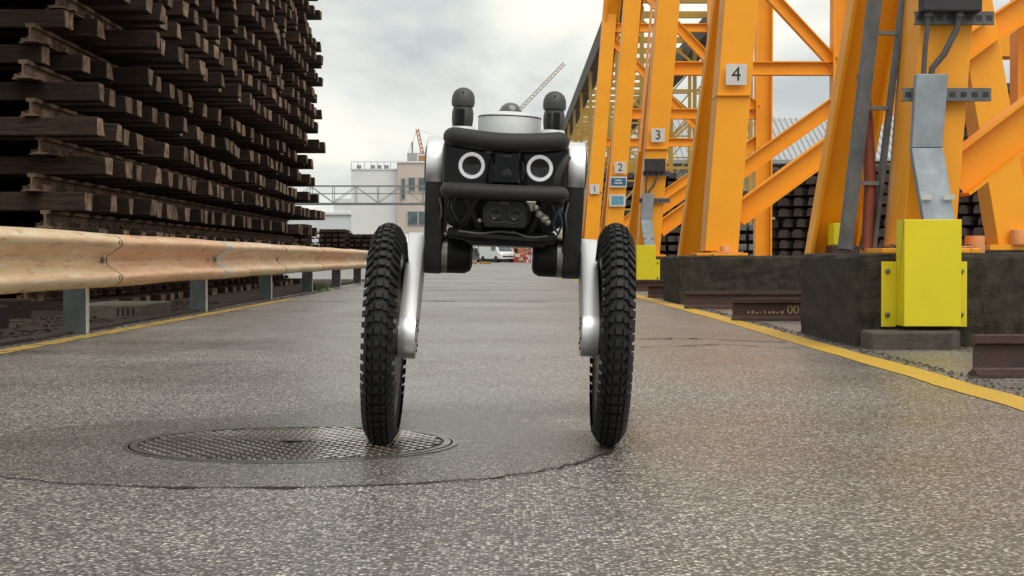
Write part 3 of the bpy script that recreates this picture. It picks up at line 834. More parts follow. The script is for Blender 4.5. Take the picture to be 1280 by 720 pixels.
# ------------------------------------------------------------------ crane runway and lattice columns far right
rw = tag(empty('crane_runway', (3.2, 46, 0)), 'dark crane runway girder on yellow lattice columns beyond the towers', 'crane runway')
MB().box(-.25, .25, 0, 62, 7.6, 8.25).build('girder', 'girder_dark', rw)
MB().box(3.0, 3.6, 0, 62, 7.6, 8.25).build('girder', 'girder_dark', rw)
for k in range(21):
    MB().box(.25, 3.0, k * 3.0, k * 3.0 + .16, 7.85, 8.05).build('cross_tie', 'lattice_paint', rw)
for k in range(8):
    y = 2 + k * 8.2
    c = empty('column', (0, y, 0)); c.parent = rw
    for xx in (-.2, .5, 2.9, 3.6):
        MB().box(xx - .06, xx + .06, -.06, .06, 0, 7.6).build('upright', 'lattice_paint', c)
    b = MB()
    for i in range(9):
        z = .2 + i * .82
        for x0, x1 in ((-.2, .5), (2.9, 3.6)):
            b.bar((x0, 0, z), (x1, 0, z + .8), .05, .05); b.bar((x0, 0, z + .8), (x1, 0, z + .8), .05, .05)
    b.bar((.5, 0, 3), (2.9, 0, 5.2), .07, .07); b.bar((.5, 0, 7.2), (2.9, 0, 5.2), .07, .07); b.bar((.5, 0, 3), (2.9, 0, 3), .08, .08); b.bar((.5, 0, 5.2), (2.9, 0, 5.2), .08, .08)
    tag(b.build('lattice', 'lattice_paint', c), kind='stuff')

# ------------------------------------------------------------------ warehouse
wh = tag(empty('warehouse', (4.2, 112, 0)), 'long grey warehouse with ribbed metal roof behind the gantry towers', 'warehouse')
MB().box(0, 50, 0, 16, 0, 7.0).build('wall', 'wall_sheet', wh)
b = MB()
for i in range(170):
    x = i * .3
    b.box(x, x + .17, -.05, 0, 3.2, 6.9)
tag(b.build('wall_ribs', 'bld_grey', wh), kind='stuff')
rf = MB().add([(-.5, -.6, 6.9), (50.5, -.6, 6.9), (50.5, 8, 10.4), (-.5, 8, 10.4), (50.5, 16.6, 6.9), (-.5, 16.6, 6.9)], [(0, 1, 2, 3), (3, 2, 4, 5), (0, 3, 5), (1, 4, 2)]).build('roof', 'roof_sheet', wh)
b = MB(); sl = 3.5 / 8.6
for i in range(127):
    x = -.4 + i * .4
    b.add([(x, -.6, 6.91), (x + .12, -.6, 6.91), (x + .12, 8, 10.41), (x, 8, 10.41), (x + .02, -.6, 7.0), (x + .10, -.6, 7.0), (x + .10, 8, 10.5), (x + .02, 8, 10.5)],
          [(4, 5, 6, 7), (0, 4, 7, 3), (1, 2, 6, 5), (0, 1, 5, 4)])
tag(b.build('roof_ribs', 'roof_sheet', rf), kind='stuff')
MB().box(-.55, 50.55, -.75, -.6, 6.7, 6.95).build('gutter', 'bld_grey', wh)
for x in (2.4, 9.5, 14.5, 21):
    d = MB().box(x, x + 3.2, -.09, -.051, 0, 4.2).build('roller_door', 'bld_white', wh)
    for i in range(10): MB().box(x + .02, x + 3.18, -.12, -.091, .1 + i * .41, .42 + i * .41).build('slat', 'bld_white', d)

# ------------------------------------------------------------------ far buildings
def windows(par, rects, y, fm='win_frame'):
    for x0, x1, z0, z1, nm in rects:
        f = MB().box(x0, x1, y - .12, y - .02, z0, z1).build('window', fm, par)
        n = nm; wd = (x1 - x0) / n
        for i in range(n):
            MB().box(x0 + i * wd + .08, x0 + (i + 1) * wd - .08, y - .16, y - .121, z0 + .1, z1 - .1).build('pane', 'win_glass', f)
bw = tag(empty('office_block', (-19.6, 205, 0)), 'plain pale grey windowless block beside the beige building', 'building')
MB().box(0, 5.7, 0, 12, 0, 11.2).build('wall', 'bld_white', bw)
MB().box(-.1, 5.8, -.1, 12.1, 11.2, 11.35).build('roof', 'bld_pale', bw)
for x in (.5, 2.2, 3.0, 3.9): MB().box(x, x + .5, 2, 2.5, 11.35, 11.9).build('roof_vent', 'steel_grey', bw)
b = MB(); b.tube([(0, .2, 12.2), (5.6, .2, 12.2)], .03, 5)
for i in range(8): b.tube([(i * .8, .2, 11.3), (i * .8, .2, 12.2)], .03, 5)
b.build('roof_railing', 'steel_grey', bw)
bb = tag(empty('office_building', (-13.9, 204, 0)), 'beige office building with ribbon windows and roof stack', 'building')
MB().box(0, 19, 0, 14, 0, 12.0).build('wall', 'bld_beige', bb)
MB().box(-.1, 19.1, -.15, 14, 12.0, 12.2).build('roof', 'bld_white', bb)
MB().box(-.05, 19.1, -.2, -.01, 2.6, 3.1).build('fascia', 'bld_white', bb)
MB().box(-.02, 19.05, -.12, -.005, 0, 2.6).build('ground_floor_wall', 'bld_white', bb)
windows(bb, [(-.45 + .9, 1.0 + .0, 7.6, 10.2, 1), (1.3, 2.2, 8.6, 10.3, 1), (2.5, 6.5, 8.6, 10.3, 4), (1.2, 6.5, 4.4, 6.2, 4), (7.2, 11, 8.6, 10.3, 3), (7.2, 11, 4.4, 6.2, 3), (11.6, 16, 8.6, 10.3, 3), (11.6, 16, 4.4, 6.2, 3)], 0)
windows(bb, [(9.1, 10.3, .9, 2.3, 1)], -.12)
MB().box(1.0, 2.2, 3, 4.2, 12.2, 13.4).build('roof_stack', 'bld_grey', bb)
MB().box(1.5, 1.7, 3.4, 3.6, 13.4, 14.8).build('vent_pipe', 'steel_grey', bb)
bl = tag(empty('low_building', (-40, 230, 0)), 'low pale building in the distance left of the grey block', 'building')
MB().box(0, 19.5, 0, 15, 0, 6.4).build('wall', 'bld_pale', bl)
MB().box(-.2, 19.7, -.3, 15, 6.4, 6.7).build('roof', 'bld_white', bl)
MB().box(15.6, 19.4, 0, 9, 6.7, 8.6).build('roof_room', 'bld_white', bl)
MB().box(-.1, 19.5, -.1, 0, 4.0, 4.2).build('fascia', 'bld_grey', bl)
bh = tag(empty('white_house', (-6.4, 190, 0)), 'small white building with open gateway at the end of the road', 'building')
MB().box(0, 3.4, 0, 8, 0, 4.6).build('wall', 'bld_pale', bh)
MB().box(7.6, 13, 0, 8, 0, 4.6).build('wall', 'bld_white', bh)
MB().box(3.4, 7.6, 0, 8, 3.3, 4.6).build('lintel', 'bld_beige', bh)
MB().box(3.4, 7.6, 7.0, 7.8, 0, 3.3).build('rear_wall', 'bld_grey', bh)
MB().box(-.2, 13.2, -.2, 8.2, 4.6, 4.85).build('roof', 'bld_white', bh)
windows(bh, [(.35, 1.5, 1.6, 3.1, 1), (8.2, 9.2, 1.4, 3.1, 2), (9.7, 10.7, 1.4, 3.1, 2)], 0)
# footbridge / pipe bridge truss
pb = tag(empty('truss_bridge', (-22, 150, 0)), 'thin grey steel truss bridge crossing high over the far yard', 'bridge')
LN = 26.0
for yy in (0, 1.6):
    for z in (5.35, 6.9):
        MB().box(0, LN, yy - .04, yy + .04, z - .04, z + .04).build('chord', 'steel_grey', pb)
    k = 0; x = 0.0
    while x < LN - .1:
        MB().bar((x, yy, 5.4), (x, yy, 6.85), .06, .06).build('upright', 'steel_grey', pb)
        a, c = (5.4, 6.85) if k % 2 else (6.85, 5.4)
        MB().bar((x, yy, a), (x + 2.0, yy, c), .05, .05).build('diagonal', 'steel_grey', pb)
        x += 2.0; k += 1
    MB().box(0, LN, yy - .02, yy + .02, 6.2, 6.25).build('hand_rail', 'steel_grey', pb)
MB().box(0, LN, 0, 1.6, 5.22, 5.28).build('deck', 'steel_grey', pb)
for x in (.4, LN - .4):
    MB().box(x - .15, x + .15, .6, 1.0, 0, 5.25).build('pier', 'steel_grey', pb)

# ------------------------------------------------------------------ tower cranes
def truss_boom(b, a, c, wd, nseg, up=(0, 0, 1), r=.05):
    a, c = Vector(a), Vector(c); d = (c - a); dn = d.normalized(); u = Vector(up); u = (u - dn * u.dot(dn)).normalized(); v = dn.cross(u)
    cor = [u * wd / 2 + v * wd / 2, u * wd / 2 - v * wd / 2, -u * wd / 2 - v * wd / 2, -u * wd / 2 + v * wd / 2]
    for q in cor: b.bar(a + q, c + q, r * 2, r * 2)
    for i in range(nseg):
        p, q = a + d * (i / nseg), a + d * ((i + 1) / nseg)
        for k in range(4):
            b.bar(p + cor[k], q + cor[(k + 1) % 4], r * 1.3, r * 1.3)
c1 = tag(empty('tower_crane', (-20.2, 380, 0)), 'small red and orange tower crane behind the beige building', 'tower crane', 'distant tower cranes')
b = MB(); truss_boom(b, (0, 0, 0), (0, 0, 23.5), 1.2, 16, (0, 1, 0), .10); b.build('mast', 'crane_cream', c1)
b = MB(); truss_boom(b, (0, 0, 24), (-1.2, 0, 29.6), .6, 6, (0, 1, 0), .09); b.build('apex', 'crane_red', c1)
b = MB(); truss_boom(b, (-3.4, 0, 23.6), (12, 0, 25.0), .6, 20, (0, 0, 1), .06); b.build('jib', 'crane_cream', c1)
MB().box(-.9, .9, -.9, .9, 21, 23.5).build('cab', 'timber_light', c1, bevel=.05)
b = MB(); b.bar((-1.2, 0, 29.6), (-3.4, 0, 23.8), .07, .07); b.bar((-1.2, 0, 29.6), (12, 0, 25.2), .05, .05); b.build('stay_cables', 'steel_grey', c1)
c2 = tag(empty('luffing_crane', (-12, 430, 0)), 'distant crane with long raised lattice jib above the robot', 'tower crane', 'distant tower cranes')
b = MB(); truss_boom(b, (0, 0, 0), (0, 0, 24), 1.4, 16, (0, 1, 0), .10); b.build('mast', 'crane_cream', c2)
b = MB(); truss_boom(b, (0, 0, 24), (25.4, 0, 50.2), .75, 34, (0, 1, 0), .085); b.build('jib', 'crane_cream', c2)
MB().box(-3.5, 1.2, -1, 1, 24, 26.4).build('machine_house', 'steel_grey', c2)

# ------------------------------------------------------------------ things at the road end
def forklift(x, y):
    f = tag(empty('forklift', (x, y, 0), (0, 0, R(15))), 'small grey forklift parked before the white building', 'forklift')
    b = MB(); b.box(-.6, .6, -.9, 1.0, .25, 1.0); b.box(-.55, .55, .4, 1.1, 1.0, 1.2); b.build('body', 'steel_grey', f, bevel=.06)
    b = MB()
    for sx in (-.5, .5):
        for sy in (-.6, .5): b.bar((sx, sy, 1.0), (sx * .9, sy * .9, 2.15), .07, .07)
    b.box(-.55, .55, -.65, .6, 2.15, 2.22); b.build('overhead_guard', 'box_black', f)
    MB().box(-.3, .3, .0, .45, 1.0, 1.5).build('seat', 'box_black', f, bevel=.05)
    b = MB()
    for sx in (-.3, .3): b.box(sx - .05, sx + .05, -1.05, -.95, .1, 2.3)
    b.box(-.35, .35, -1.1, -.95, .9, 1.0); b.build('mast', 'galv_dark', f)
    for sx in (-.3, .3): MB().box(sx - .06, sx + .06, -2.0, -1.05, .12, .18).build('fork', 'galv_dark', f)
    for sx in (-.55, .55):
        for sy in (-.6, .7): MB().lathe([(.12, -.12), (.28, -.12), (.28, .12), (.12, .12)], 'x', (sx, sy, .28), n=14).build('wheel', 'rubber', f)
forklift(-3.9, 176)
def van(x, y, rz):
    v = tag(empty('parked_van', (x, y, 0), (0, 0, rz)), 'white delivery van parked at the end of the road', 'van')
    side = [(-2.3, .35), (-2.3, .95), (-1.9, 1.12), (-1.25, 1.85), (-1.0, 1.98), (2.2, 2.0), (2.3, 1.7), (2.3, .35)]
    MB().prism(side, -.92, .92, lambda u, q, s_: (s_, u, q)).build('body', 'van_white', v, bevel=.07)
    MB().add([(-.78, -1.93, 1.17), (.78, -1.93, 1.17), (.70, -1.33, 1.82), (-.70, -1.33, 1.82)], [(0, 1, 2, 3)]).build('windscreen', 'win_glass', v)
    for s in (-1, 1):
        MB().box(min(s * .925, s * .94), max(s * .925, s * .94), -1.3, -.4, 1.2, 1.8).build('side_window', 'win_glass', v)
        MB().box(s * .7 - .14, s * .7 + .14, -2.34, -2.28, .7, .9).build('headlight', 'led_white', v, bevel=.02)
        for yy in (-1.45, 1.45):
            w_ = MB().lathe([(.18, -.11), (.34, -.11), (.34, .11), (.18, .11)], 'x', (s * .85, yy, .34), n=16).build('wheel', 'rubber', v)
            MB().lathe([(.001, -.1), (.18, -.1), (.18, .1), (.001, .1)], 'x', (s * .85, yy, .34), n=12).build('rim', 'galv', w_)
    MB().box(-.6, .6, -2.33, -2.29, .55, .68).build('grille', 'box_black', v)
van(-1.5, 172, R(28))
for i in range(16):
    x = .3 + rnd.uniform(0, 3.2); y = 170 + rnd.uniform(-1.5, 2.0)
    h = rnd.uniform(.4, 1.9)
    tt = tag(empty('barrier_board', (x, y, 0), (0, 0, rnd.uniform(-.6, .6))), 'red and pale barrier board in the jumble at the road end', 'barrier', 'jumble of barriers at the road end')
    for j in range(4):
        MB().box(-.5 + j * .25, -.25 + j * .25, -.03, .03, h - .3, h).build('stripe', rnd.choice(['red_paint', 'sign_white', 'crane_red', 'bld_beige', 'steel_grey']), tt)
    for sx in (-.4, .4): MB().box(sx - .03, sx + .03, -.028, .028, 0, h - .3).build('leg', 'red_paint', tt)
MB_ = tag(empty('orange_machine', (1.0, 174, 0)), 'orange post with pale globe among barriers at the road end', 'machine')
MB().box(-.4, .4, -.3, .3, 0, 3.2).build('column', 'timber_light', MB_, bevel=.05)
MB().lathe([(.001, 1.9), (.3, 2.05), (.4, 2.3), (.3, 2.55), (.001, 2.7)], c=(.9, -.3, 0), n=12).build('globe', 'sign_white', MB_, smooth=True)
MB().box(.85, .95, -.35, -.25, 0, 1.95).build('globe_post', 'steel_grey', MB_)
tp = tag(empty('timber_pile', (-6.3, 130, 0)), 'pile of light timber planks at the left road side far off', 'timber pile')
for k in range(5):
    for i in range(5 - k // 2):
        MB().box(i * .28, i * .28 + .25, -2, 2, k * .2, k * .2 + .17).build('plank', 'timber_light', tp)
for i in range(3):
    tp2 = tag(MB().box(0, .9, -.6, .6, 0, .16 + .1 * (i == 1)).build('plank_bundle', 'timber_light', bevel=.02), ['small plank bundle beside the far timber pile', 'thicker plank bundle beside the far timber pile', 'outermost plank bundle toward the road from the timber pile'][i], 'planks', 'plank bundles by the far timber pile')
    tp2.location = (-4.7 + i * 1.1, 128, 0)

# ------------------------------------------------------------------ the robot
ROLL = R(2.3)
rb = tag(empty('wheeled_robot', (-.04, 3.75, 0), (0, ROLL, 0)), 'black and silver wheeled legged robot with ring lights standing on the road', 'robot')
SR = math.sin(ROLL)
def spline(pts, n=8):
    pts = [Vector(p) for p in pts]; o = []
    for i in range(len(pts) - 1):
        p0, p1, p2, p3 = pts[max(i - 1, 0)], pts[i], pts[i + 1], pts[min(i + 2, len(pts) - 1)]
        for k in range(n):
            t = k / n
            o.append(.5 * ((2 * p1) + (p2 - p0) * t + (2 * p0 - 5 * p1 + 4 * p2 - p3) * t * t + (3 * p1 - p0 - 3 * p2 + p3) * t ** 3))
    return o + [pts[-1]]
# body shell
b = MB(); sec = [(-.135, .50), (-.142, .58), (-.138, .665), (-.11, .70), (.11, .70), (.138, .665), (.142, .58), (.135, .50), (.09, .472), (-.09, .472)]
b.prism(sec, .10, .78, lambda u, v, q: (u, q, v)); body = b.build('body', 'black_plastic', rb, bevel=.008, smooth=35)
b = MB(); b.prism([(-.139, .575), (.139, .575), (.139, .675), (-.139, .675)], .012, .10, lambda u, v, q: (u, q, v))
face = b.build('face_panel', 'gloss_black', rb, bevel=.006)
# faceted sensor housing in the middle of the face
b = MB(); b.add([(-.032, .012, .668), (.040, .012, .668), (.052, .012, .578), (-.045, .012, .578), (-.022, -.012, .664), (.030, -.012, .664), (.030, -.012, .590), (-.026, -.012, .590)],
                [(4, 5, 6, 7), (0, 4, 7, 3), (5, 1, 2, 6), (0, 1, 5, 4), (7, 6, 2, 3)])
b.build('sensor_housing', 'gloss_black', face)
for x_, z_ in ((.004, .648), (.004, .608)):
    MB().lathe([(.011, -.011), (.011, -.016), (.008, -.017), (.0001, -.0165)], 'y', (x_, 0, z_), n=18).build('camera_lens', 'lens', face, smooth=True)
MB().box(-.046, -.024, .0085, .0118, .654, .658).build('trim', 'ear_grey', face)
b = MB(); b.add([(-.036, .0115, .578), (-.002, .0115, .578), (-.010, .009, .594), (-.030, .009, .596)], [(0, 1, 2, 3)]); b.build('sensor_window', 'link_grey', face)
for x_ in (-.075, .077):
    MB().lathe([(.0215, .014), (.0215, .003), (.0225, .001), (.0285, .001), (.0295, .003), (.0295, .014)], 'y', (x_, 0, .6245), n=48).build('led_ring', 'led_white', face, smooth=40)
    MB().lathe([(.0214, .012), (.0213, .006), (.014, .0085), (.0001, .0095)], 'y', (x_, 0, .6245), n=36).build('lamp_lens', 'lens', face, smooth=True)
b = MB(); b.tube(spline([(.112, .010, .578), (.116, .004, .60), (.126, .0, .63), (.140, .004, .655)], 6), .005, 8, ell=1.6); b.build('face_strut', 'link_grey', rb, smooth=True)
# padded bumpers
top = spline([(-.122, .13, .688), (-.123, .05, .688), (-.120, -.006, .687), (-.104, -.030, .685), (-.05, -.040, .679), (.0, -.042, .6765), (.05, -.040, .678), (.104, -.030, .683), (.120, -.006, .686), (.123, .05, .687), (.122, .13, .687)], 5)
b = MB(); b.tube(top, .0205, 14, ell=.95); b.build('bumper', 'pad_black', rb, smooth=True)
low = spline([(-.126, .13, .570), (-.128, .05, .569), (-.125, -.006, .568), (-.108, -.029, .567), (0, -.038, .566), (.108, -.029, .567), (.125, -.006, .568), (.128, .05, .569), (.126, .13, .570)], 6)
b = MB(); b.tube(low, .0175, 14, ell=1.0); b.build('bumper', 'pad_black', rb, smooth=True)
# top: 360 camera on a white puck
pk = MB().lathe([(.073, .695), (.073, .744), (.070, .750), (.045, .758), (.030, .7595), (.0001, .7595)], c=(.005, .15, 0), n=48).build('camera_puck', 'white_plastic', rb, smooth=35)
MB().lathe([(.0735, .745), (.0739, .746), (.0735, .7475)], c=(.005, .15, 0), n=48).build('seam', 'ear_grey', pk)
dm = MB().lathe([(.026, .758), (.025, .765), (.021, .773), (.014, .779), (.006, .782), (.0001, .7825)], c=(.006, .15, 0), n=32).build('dome_lens', 'glass_dome', pk, smooth=True)
MB().lathe([(.030, .757), (.030, .761), (.026, .762)], c=(.006, .15, 0), n=32).build('dome_ring', 'link_grey', pk, smooth=True)
for sx in (-1, 1):
    ex, ey = (-.102 if sx < 0 else .106), .08
    ba = MB().lathe([(.034, .690), (.031, .706), (.026, .716), (.0001, .717)], c=(ex + sx * -.002, ey, 0), n=24).build('ear_base', 'white_plastic', rb, smooth=40)
    ea = MB().lathe([(.019, .710), (.0225, .715), (.0245, .732), (.0245, .748), (.0222, .758), (.0218, .761), (.0252, .763), (.0266, .772), (.0256, .785), (.0215, .795), (.014, .8018), (.006, .8048), (.0001, .8055)], c=(ex, ey, 0), n=28).build('ear_camera', 'ear_grey', rb, smooth=38)
    MB().box(ex - .006 + .004 * sx, ex + .009 + .004 * sx, ey - .0262, ey - .015, .717, .756).build('ear_window', 'gloss_black', ea, bevel=.002)
    MB().box(ex - .017, ex - .008, ey - .0255, ey - .014, .720, .755).build('ear_panel', 'black_plastic', ea, bevel=.002)
    MB().lathe([(.0022, -.0235), (.0022, -.0245), (.0001, -.0246)], 'y', (ex, ey, .792), n=8).build('microphone_hole', 'gloss_black', ea)
# under-body: thermal camera, struts, hoses
tc_ = MB().prism([(-.046, .488), (.046, .488), (.050, .50), (.050, .535), (.040, .548), (-.040, .548), (-.050, .535), (-.050, .50)], -.005, .08, lambda u, v, q: (u + .004, q, v)).build('thermal_camera', 'black_plastic', rb, bevel=.004)
pea = []
for k in range(48):
    a = 2 * math.pi * k / 48; x_ = .040 * math.cos(a); z_ = (.0195 - .005 * math.exp(-(x_ / .012) ** 2)) * math.copysign(abs(math.sin(a)) ** .72, math.sin(a))
    pea.append((x_ + .004, -.0065, .5165 + z_))
b = MB(); b.tube(pea + [pea[0]], .0014, 6); b.build('bezel', 'ear_grey', tc_, smooth=True)
for x_ in (-.018, .026):
    MB().lathe([(.0145, -.004), (.0145, -.0065), (.012, -.0070), (.010, -.0055), (.0001, -.0052)], 'y', (x_, 0, .517), n=24).build('lens', 'lens', tc_, smooth=True)
MB().box(-.008, .012, -.008, -.004, .540, .5475).build('label_plate', 'ear_grey', tc_)
for a, c in (((-.060, .03, .556), (-.094, .05, .478)), ((-.088, .03, .556), (-.048, .05, .478)), ((.096, .03, .556), (.060, .05, .478)), ((.060, .03, .556), (.098, .06, .478))):
    MB().bar(a, c, .014, .02).build('strut', 'black_plastic', rb, bevel=.002)
b = MB(); b.tube(spline([(-.12, .05, .474), (-.06, .03, .470), (.0, .028, .468), (.06, .03, .466), (.115, .05, .470)], 5), .013, 10, ell=1.4); b.build('chassis_bar', 'black_plastic', rb, smooth=True)
b = MB(); b.prism([(-.105, .470), (.105, .466), (.095, .449), (-.075, .449)], .03, .60, lambda u, v, q: (u, q, v)); b.build('belly_plate', 'black_plastic', rb, bevel=.004)
cab = [([(-.108, .02, .556), (-.116, .01, .53), (-.100, .02, .50), (-.085, .04, .485)], .0035, 'cable_black'), ([(-.116, .03, .556), (-.124, .02, .53), (-.110, .03, .50), (-.10, .05, .48)], .003, 'cable_black'),
       ([(.082, .02, .556), (.105, .005, .545), (.114, .01, .52), (.108, .03, .495), (.09, .04, .485)], .003, 'cable_black'), ([(.132, .03, .54), (.120, .01, .525), (.112, .02, .50), (.125, .03, .48)], .003, 'cable_blue'),
       ([(.118, .03, .545), (.126, .01, .525), (.131, .02, .50), (.120, .04, .47)], .0025, 'cable_blue'), ([(.045, .015, .553), (.058, .01, .53), (.055, .02, .50)], .003, 'cable_black'),
       ([(-.10, .012, .478), (-.05, .012, .474), (-.01, .012, .480), (.03, .012, .478)], .0025, 'cable_grey'), ([(.02, .012, .482), (.06, .012, .470), (.1, .02, .474)], .002, 'cable_grey'),
       ([(-.145, .05, .55), (-.138, .02, .52), (-.142, .02, .49), (-.136, .03, .46)], .003, 'cable_black'), ([(.145, .05, .55), (.139, .02, .52), (.143, .02, .48), (.136, .03, .44)], .003, 'cable_black'),
       ([(.10, .03, .548), (.126, .02, .535), (.138, .03, .515)], .003, 'cable_black')]
for pts, r_, m in cab:
    b = MB(); b.tube(spline(pts, 6), r_, 8); b.build('cable', m, rb, smooth=True)
for x_, z_, s_ in ((.080, .522, .010), (.092, .513, .011), (.072, .536, .008), (.100, .505, .008), (-.052, .503, .006)):
    b = MB(); b.lathe([(.0001, -s_), (s_ * .8, -s_ * .6), (s_, 0), (s_ * .7, s_ * .7), (.0001, s_)], 'x', (x_, .015, z_), n=9); b.build('connector', 'foil', rb, smooth=60)
b = MB(); b.box(.048, .072, .02, .04, .528, .552); b.build('connector', 'foil', rb, bevel=.003)

# legs
def stadium(p0, r0, p1, r1, n=12):
    """outline around two circles in the yz plane"""
    p0, p1 = Vector(p0), Vector(p1); d = p1 - p0; ln = d.length; ang = math.atan2(d.y, d.x); off = math.acos(max(-1, min(1, (r0 - r1) / ln)))
    o = []
    for k in range(n + 1):
        a = ang + off + (2 * math.pi - 2 * off) * k / n; o.append((p0.x + r0 * math.cos(a), p0.y + r0 * math.sin(a)))
    for k in range(n + 1):
        a = ang - off + 2 * off * k / n; o.append((p1.x + r1 * math.cos(a), p1.y + r1 * math.sin(a)))
    return o
def tyre_mesh():
    b = MB(); prof = []
    Rt, rs, wd = .2105, .0315, .034
    for k in range(20):
        a = 2 * math.pi * k / 20; prof.append((Rt + rs * math.cos(a), wd * math.sin(a)))
    n = 84; vs = []
    for i in range(n):
        t = 2 * math.pi * i / n
        for r, x in prof: vs.append((x, r * math.cos(t), r * math.sin(t)))
    m = len(prof)
    b.add(vs, [(i * m + k, i * m + (k + 1) % m, ((i + 1) % n) * m + (k + 1) % m, ((i + 1) % n) * m + k) for i in range(n) for k in range(m)])
    nb = 60
    def knob(t, xa, xb, lt, r0, r1, sh=.88):
        vs = []
        for q, rr in ((1, 0), (sh, 1)):
            for tt, x in ((-1, xa), (1, xa), (1, xb), (-1, xb)):
                xc = (xa + xb) / 2; x2 = xc + (x - xc) * q
                base = Rt + rs * math.sqrt(max(0, 1 - (x2 / wd) ** 2)) if abs(x2) < wd else Rt
                r = base - .003 if rr == 0 else base + r1
                th = t + tt * lt / 2 * q
                vs.append((x2, r * math.cos(th), r * math.sin(th)))
        b.add(vs, [(4, 5, 6, 7), (0, 1, 5, 4), (1, 2, 6, 5), (2, 3, 7, 6), (3, 0, 4, 7)])
    for i in range(nb):
        t = 2 * math.pi * i / nb; st = 2 * math.pi / nb
        knob(t, -.0078, .0078, st * .62, 0, .0082)
        knob(t + st * .10, .0108, .0205, st * .56, 0, .0080); knob(t + st * .10, -.0205, -.0108, st * .56, 0, .0080)
        knob(t + st * .5, .0240, .0405, st * .52, 0, .0100, .92); knob(t + st * .5, -.0405, -.0240, st * .52, 0, .0100, .92)
    b.v = [(x * .90, y, z) for x, y, z in b.v]
    return b.mesh('tyre', 'rubber', smooth=35)
TY = tyre_mesh()
RIM = MB().lathe([(.172, -.022), (.188, -.026), (.192, -.024), (.184, -.014), (.178, 0), (.184, .014), (.192, .024), (.188, .026), (.172, .022), (.170, 0)], 'x', n=56).mesh('rim', 'brushed', smooth=35)
b = MB()
for k in range(6):
    a = k * math.pi / 3
    b.bar((0, .03 * math.cos(a), .03 * math.sin(a)), (0, .176 * math.cos(a), .176 * math.sin(a)), .022, .016, (1, 0, 0))
SPK = b.mesh('spokes', 'black_plastic', bevel=.003)
HUB = MB().lathe([(.02, -.030), (.048, -.028), (.052, -.02), (.052, .02), (.048, .028), (.02, .030)], 'x', n=32).mesh('hub', 'link_grey', smooth=40)
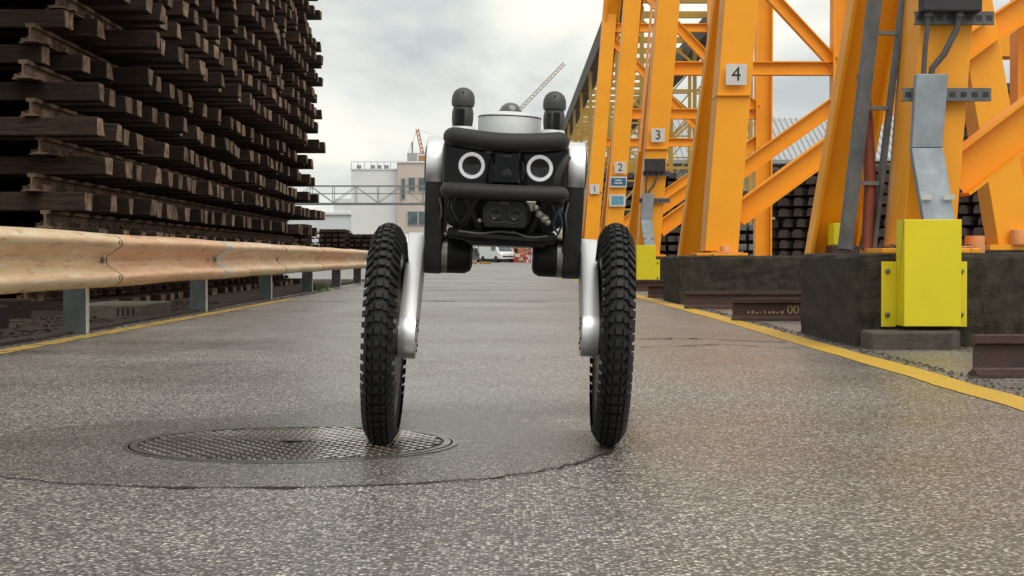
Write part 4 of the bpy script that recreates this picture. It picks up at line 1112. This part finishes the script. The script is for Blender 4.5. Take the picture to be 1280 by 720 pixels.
def leg(side, fx, hy, ky, wy, wx, nm):
    lg = empty(nm, (0, 0, 0)); lg.parent = rb
    zoff = SR * side * wx            # keeps both wheels on the ground under the roll
    s = side
    # thigh link with hip cover
    th = stadium((hy, .632), .062, (ky, .428), .050)
    xo, xi = s * (fx - .021), s * (fx + .021)
    MB().prism(th, min(xo, xi), max(xo, xi), lambda u, v, q: (q, u, v)).build('thigh', 'link_grey', lg, bevel=.005, smooth=35)
    hc = MB().lathe([(.0640, s * (fx - .0195)), (.0655, s * (fx - .016)), (.0655, s * (fx + .016)), (.0640, s * (fx + .0195))], 'x', (0, hy, .632), n=40).build('hip_cover', 'aluminium', lg, smooth=35)
    MB().lathe([(.045, s * (fx + .0195)), (.043, s * (fx + .024)), (.0001, s * (fx + .025))], 'x', (0, hy, .632), n=32).build('hip_cap', 'link_grey', lg, smooth=35)
    MB().lathe([(.05, s * .118), (.05, s * (fx - .02))], 'x', (0, hy, .61), n=32).build('hip_motor', 'black_plastic', lg, smooth=35)
    # knee drive
    MB().lathe([(.048, s * (fx - .021)), (.048, s * (fx - .034))], 'x', (0, ky, .428), n=36).build('knee_ring', 'brushed', lg, smooth=35)
    MB().lathe([(.0475, s * (fx - .034)), (.047, s * (fx - .075)), (.040, s * (fx - .088)), (.03, s * (fx - .092)), (.0001, s * (fx - .092))], 'x', (0, ky, .428), n=36).build('knee_motor', 'black_plastic', lg, smooth=35)
    wz = .2505
    # shank
    sx = wx - .047
    sh = stadium((ky, .428), .046, (wy, wz + zoff), .052)
    x0, x1 = s * (fx + .022), s * (sx + .022)
    xa, xb = sorted((s * (sx - .022), s * (sx + .018)))
    MB().prism(sh, xa, xb, lambda u, v, q: (q, u, v)).build('shank', 'aluminium', lg, bevel=.004, smooth=35)
    MB().lathe([(.036, s * (fx + .02)), (.036, s * (sx - .02))], 'x', (0, ky, .428), n=28).build('knee_axle', 'link_grey', lg, smooth=35)
    MB().lathe([(.044, s * (sx + .017)), (.044, s * (wx - .026))], 'x', (0, wy, wz + zoff), n=32).build('hub_collar', 'brushed', lg, smooth=35)
    for (yy, zz) in ((ky, .428), (wy, wz + zoff)):
        for k in range(6):
            a = k * math.pi / 3 + .3
            MB().lathe([(.0035, s * (sx - .0205)), (.0035, s * (sx - .0245))], 'x', (0, yy + .034 * math.cos(a), zz + .034 * math.sin(a)), n=8).build('screw', 'black_plastic', lg)
    return lg, (s * wx, wy, wz + zoff)
for side in (-1, 1):
    for fx, hy, ky, wy, wx, nm in ((.163, .17, .235, .0, .252, 'front_leg'), (.175, .72, .68, .88, .318, 'rear_leg')):
        lg, (x_, y_, z_) = leg(side, fx, hy, ky, wy, wx, nm)
        w_ = empty('wheel', (x_, y_, z_), (rnd.uniform(0, 6), 0, 0)); w_.parent = rb
        link('tyre', TY, w_); link('rim', RIM, w_); link('spokes', SPK, w_); link('hub', HUB, w_)

# ------------------------------------------------------------------ grit along edges
b = MB()
def stone(x, y, r, z=.002):
    vs = []
    for dz, q in ((0, 1.0), (.55, .85)):
        for k in range(5):
            a = 2 * math.pi * k / 5 + rnd.uniform(-.4, .4); rr = r * q * rnd.uniform(.7, 1.2); vs.append((x + rr * math.cos(a), y + rr * math.sin(a), z + r * dz))
    vs.append((x, y, z + r * .8))
    b.add(vs, [(k, (k + 1) % 5, 5 + (k + 1) % 5, 5 + k) for k in range(5)] + [(5 + k, 5 + (k + 1) % 5, 10) for k in range(5)])
for i in range(1500):
    y = rnd.uniform(5, 18); x = 1.63 - min(.085, abs(rnd.gauss(0, .045)))
    if rnd.random() < .3: x, y = rnd.uniform(1.56, 2.6), 7.9 - abs(rnd.gauss(0, .15))
    stone(x, y, rnd.uniform(.002, .008))
for i in range(1400):
    y = rnd.uniform(6, 22); stone(-2.40 + rnd.gauss(0, .03), y, rnd.uniform(.002, .008))
tag(b.build('loose_grit', 'concrete_pale'), 'loose grit and small stones along the road edges', 'grit', kind='stuff')
b = MB()
for i in range(900):
    stone(rnd.uniform(-3.4, -2.55), rnd.uniform(6, 16), rnd.uniform(.006, .025), .006)
tag(b.build('yard_gravel', 'dirt'), 'dark gravel on the yard ground under the guardrail', 'gravel', kind='stuff')
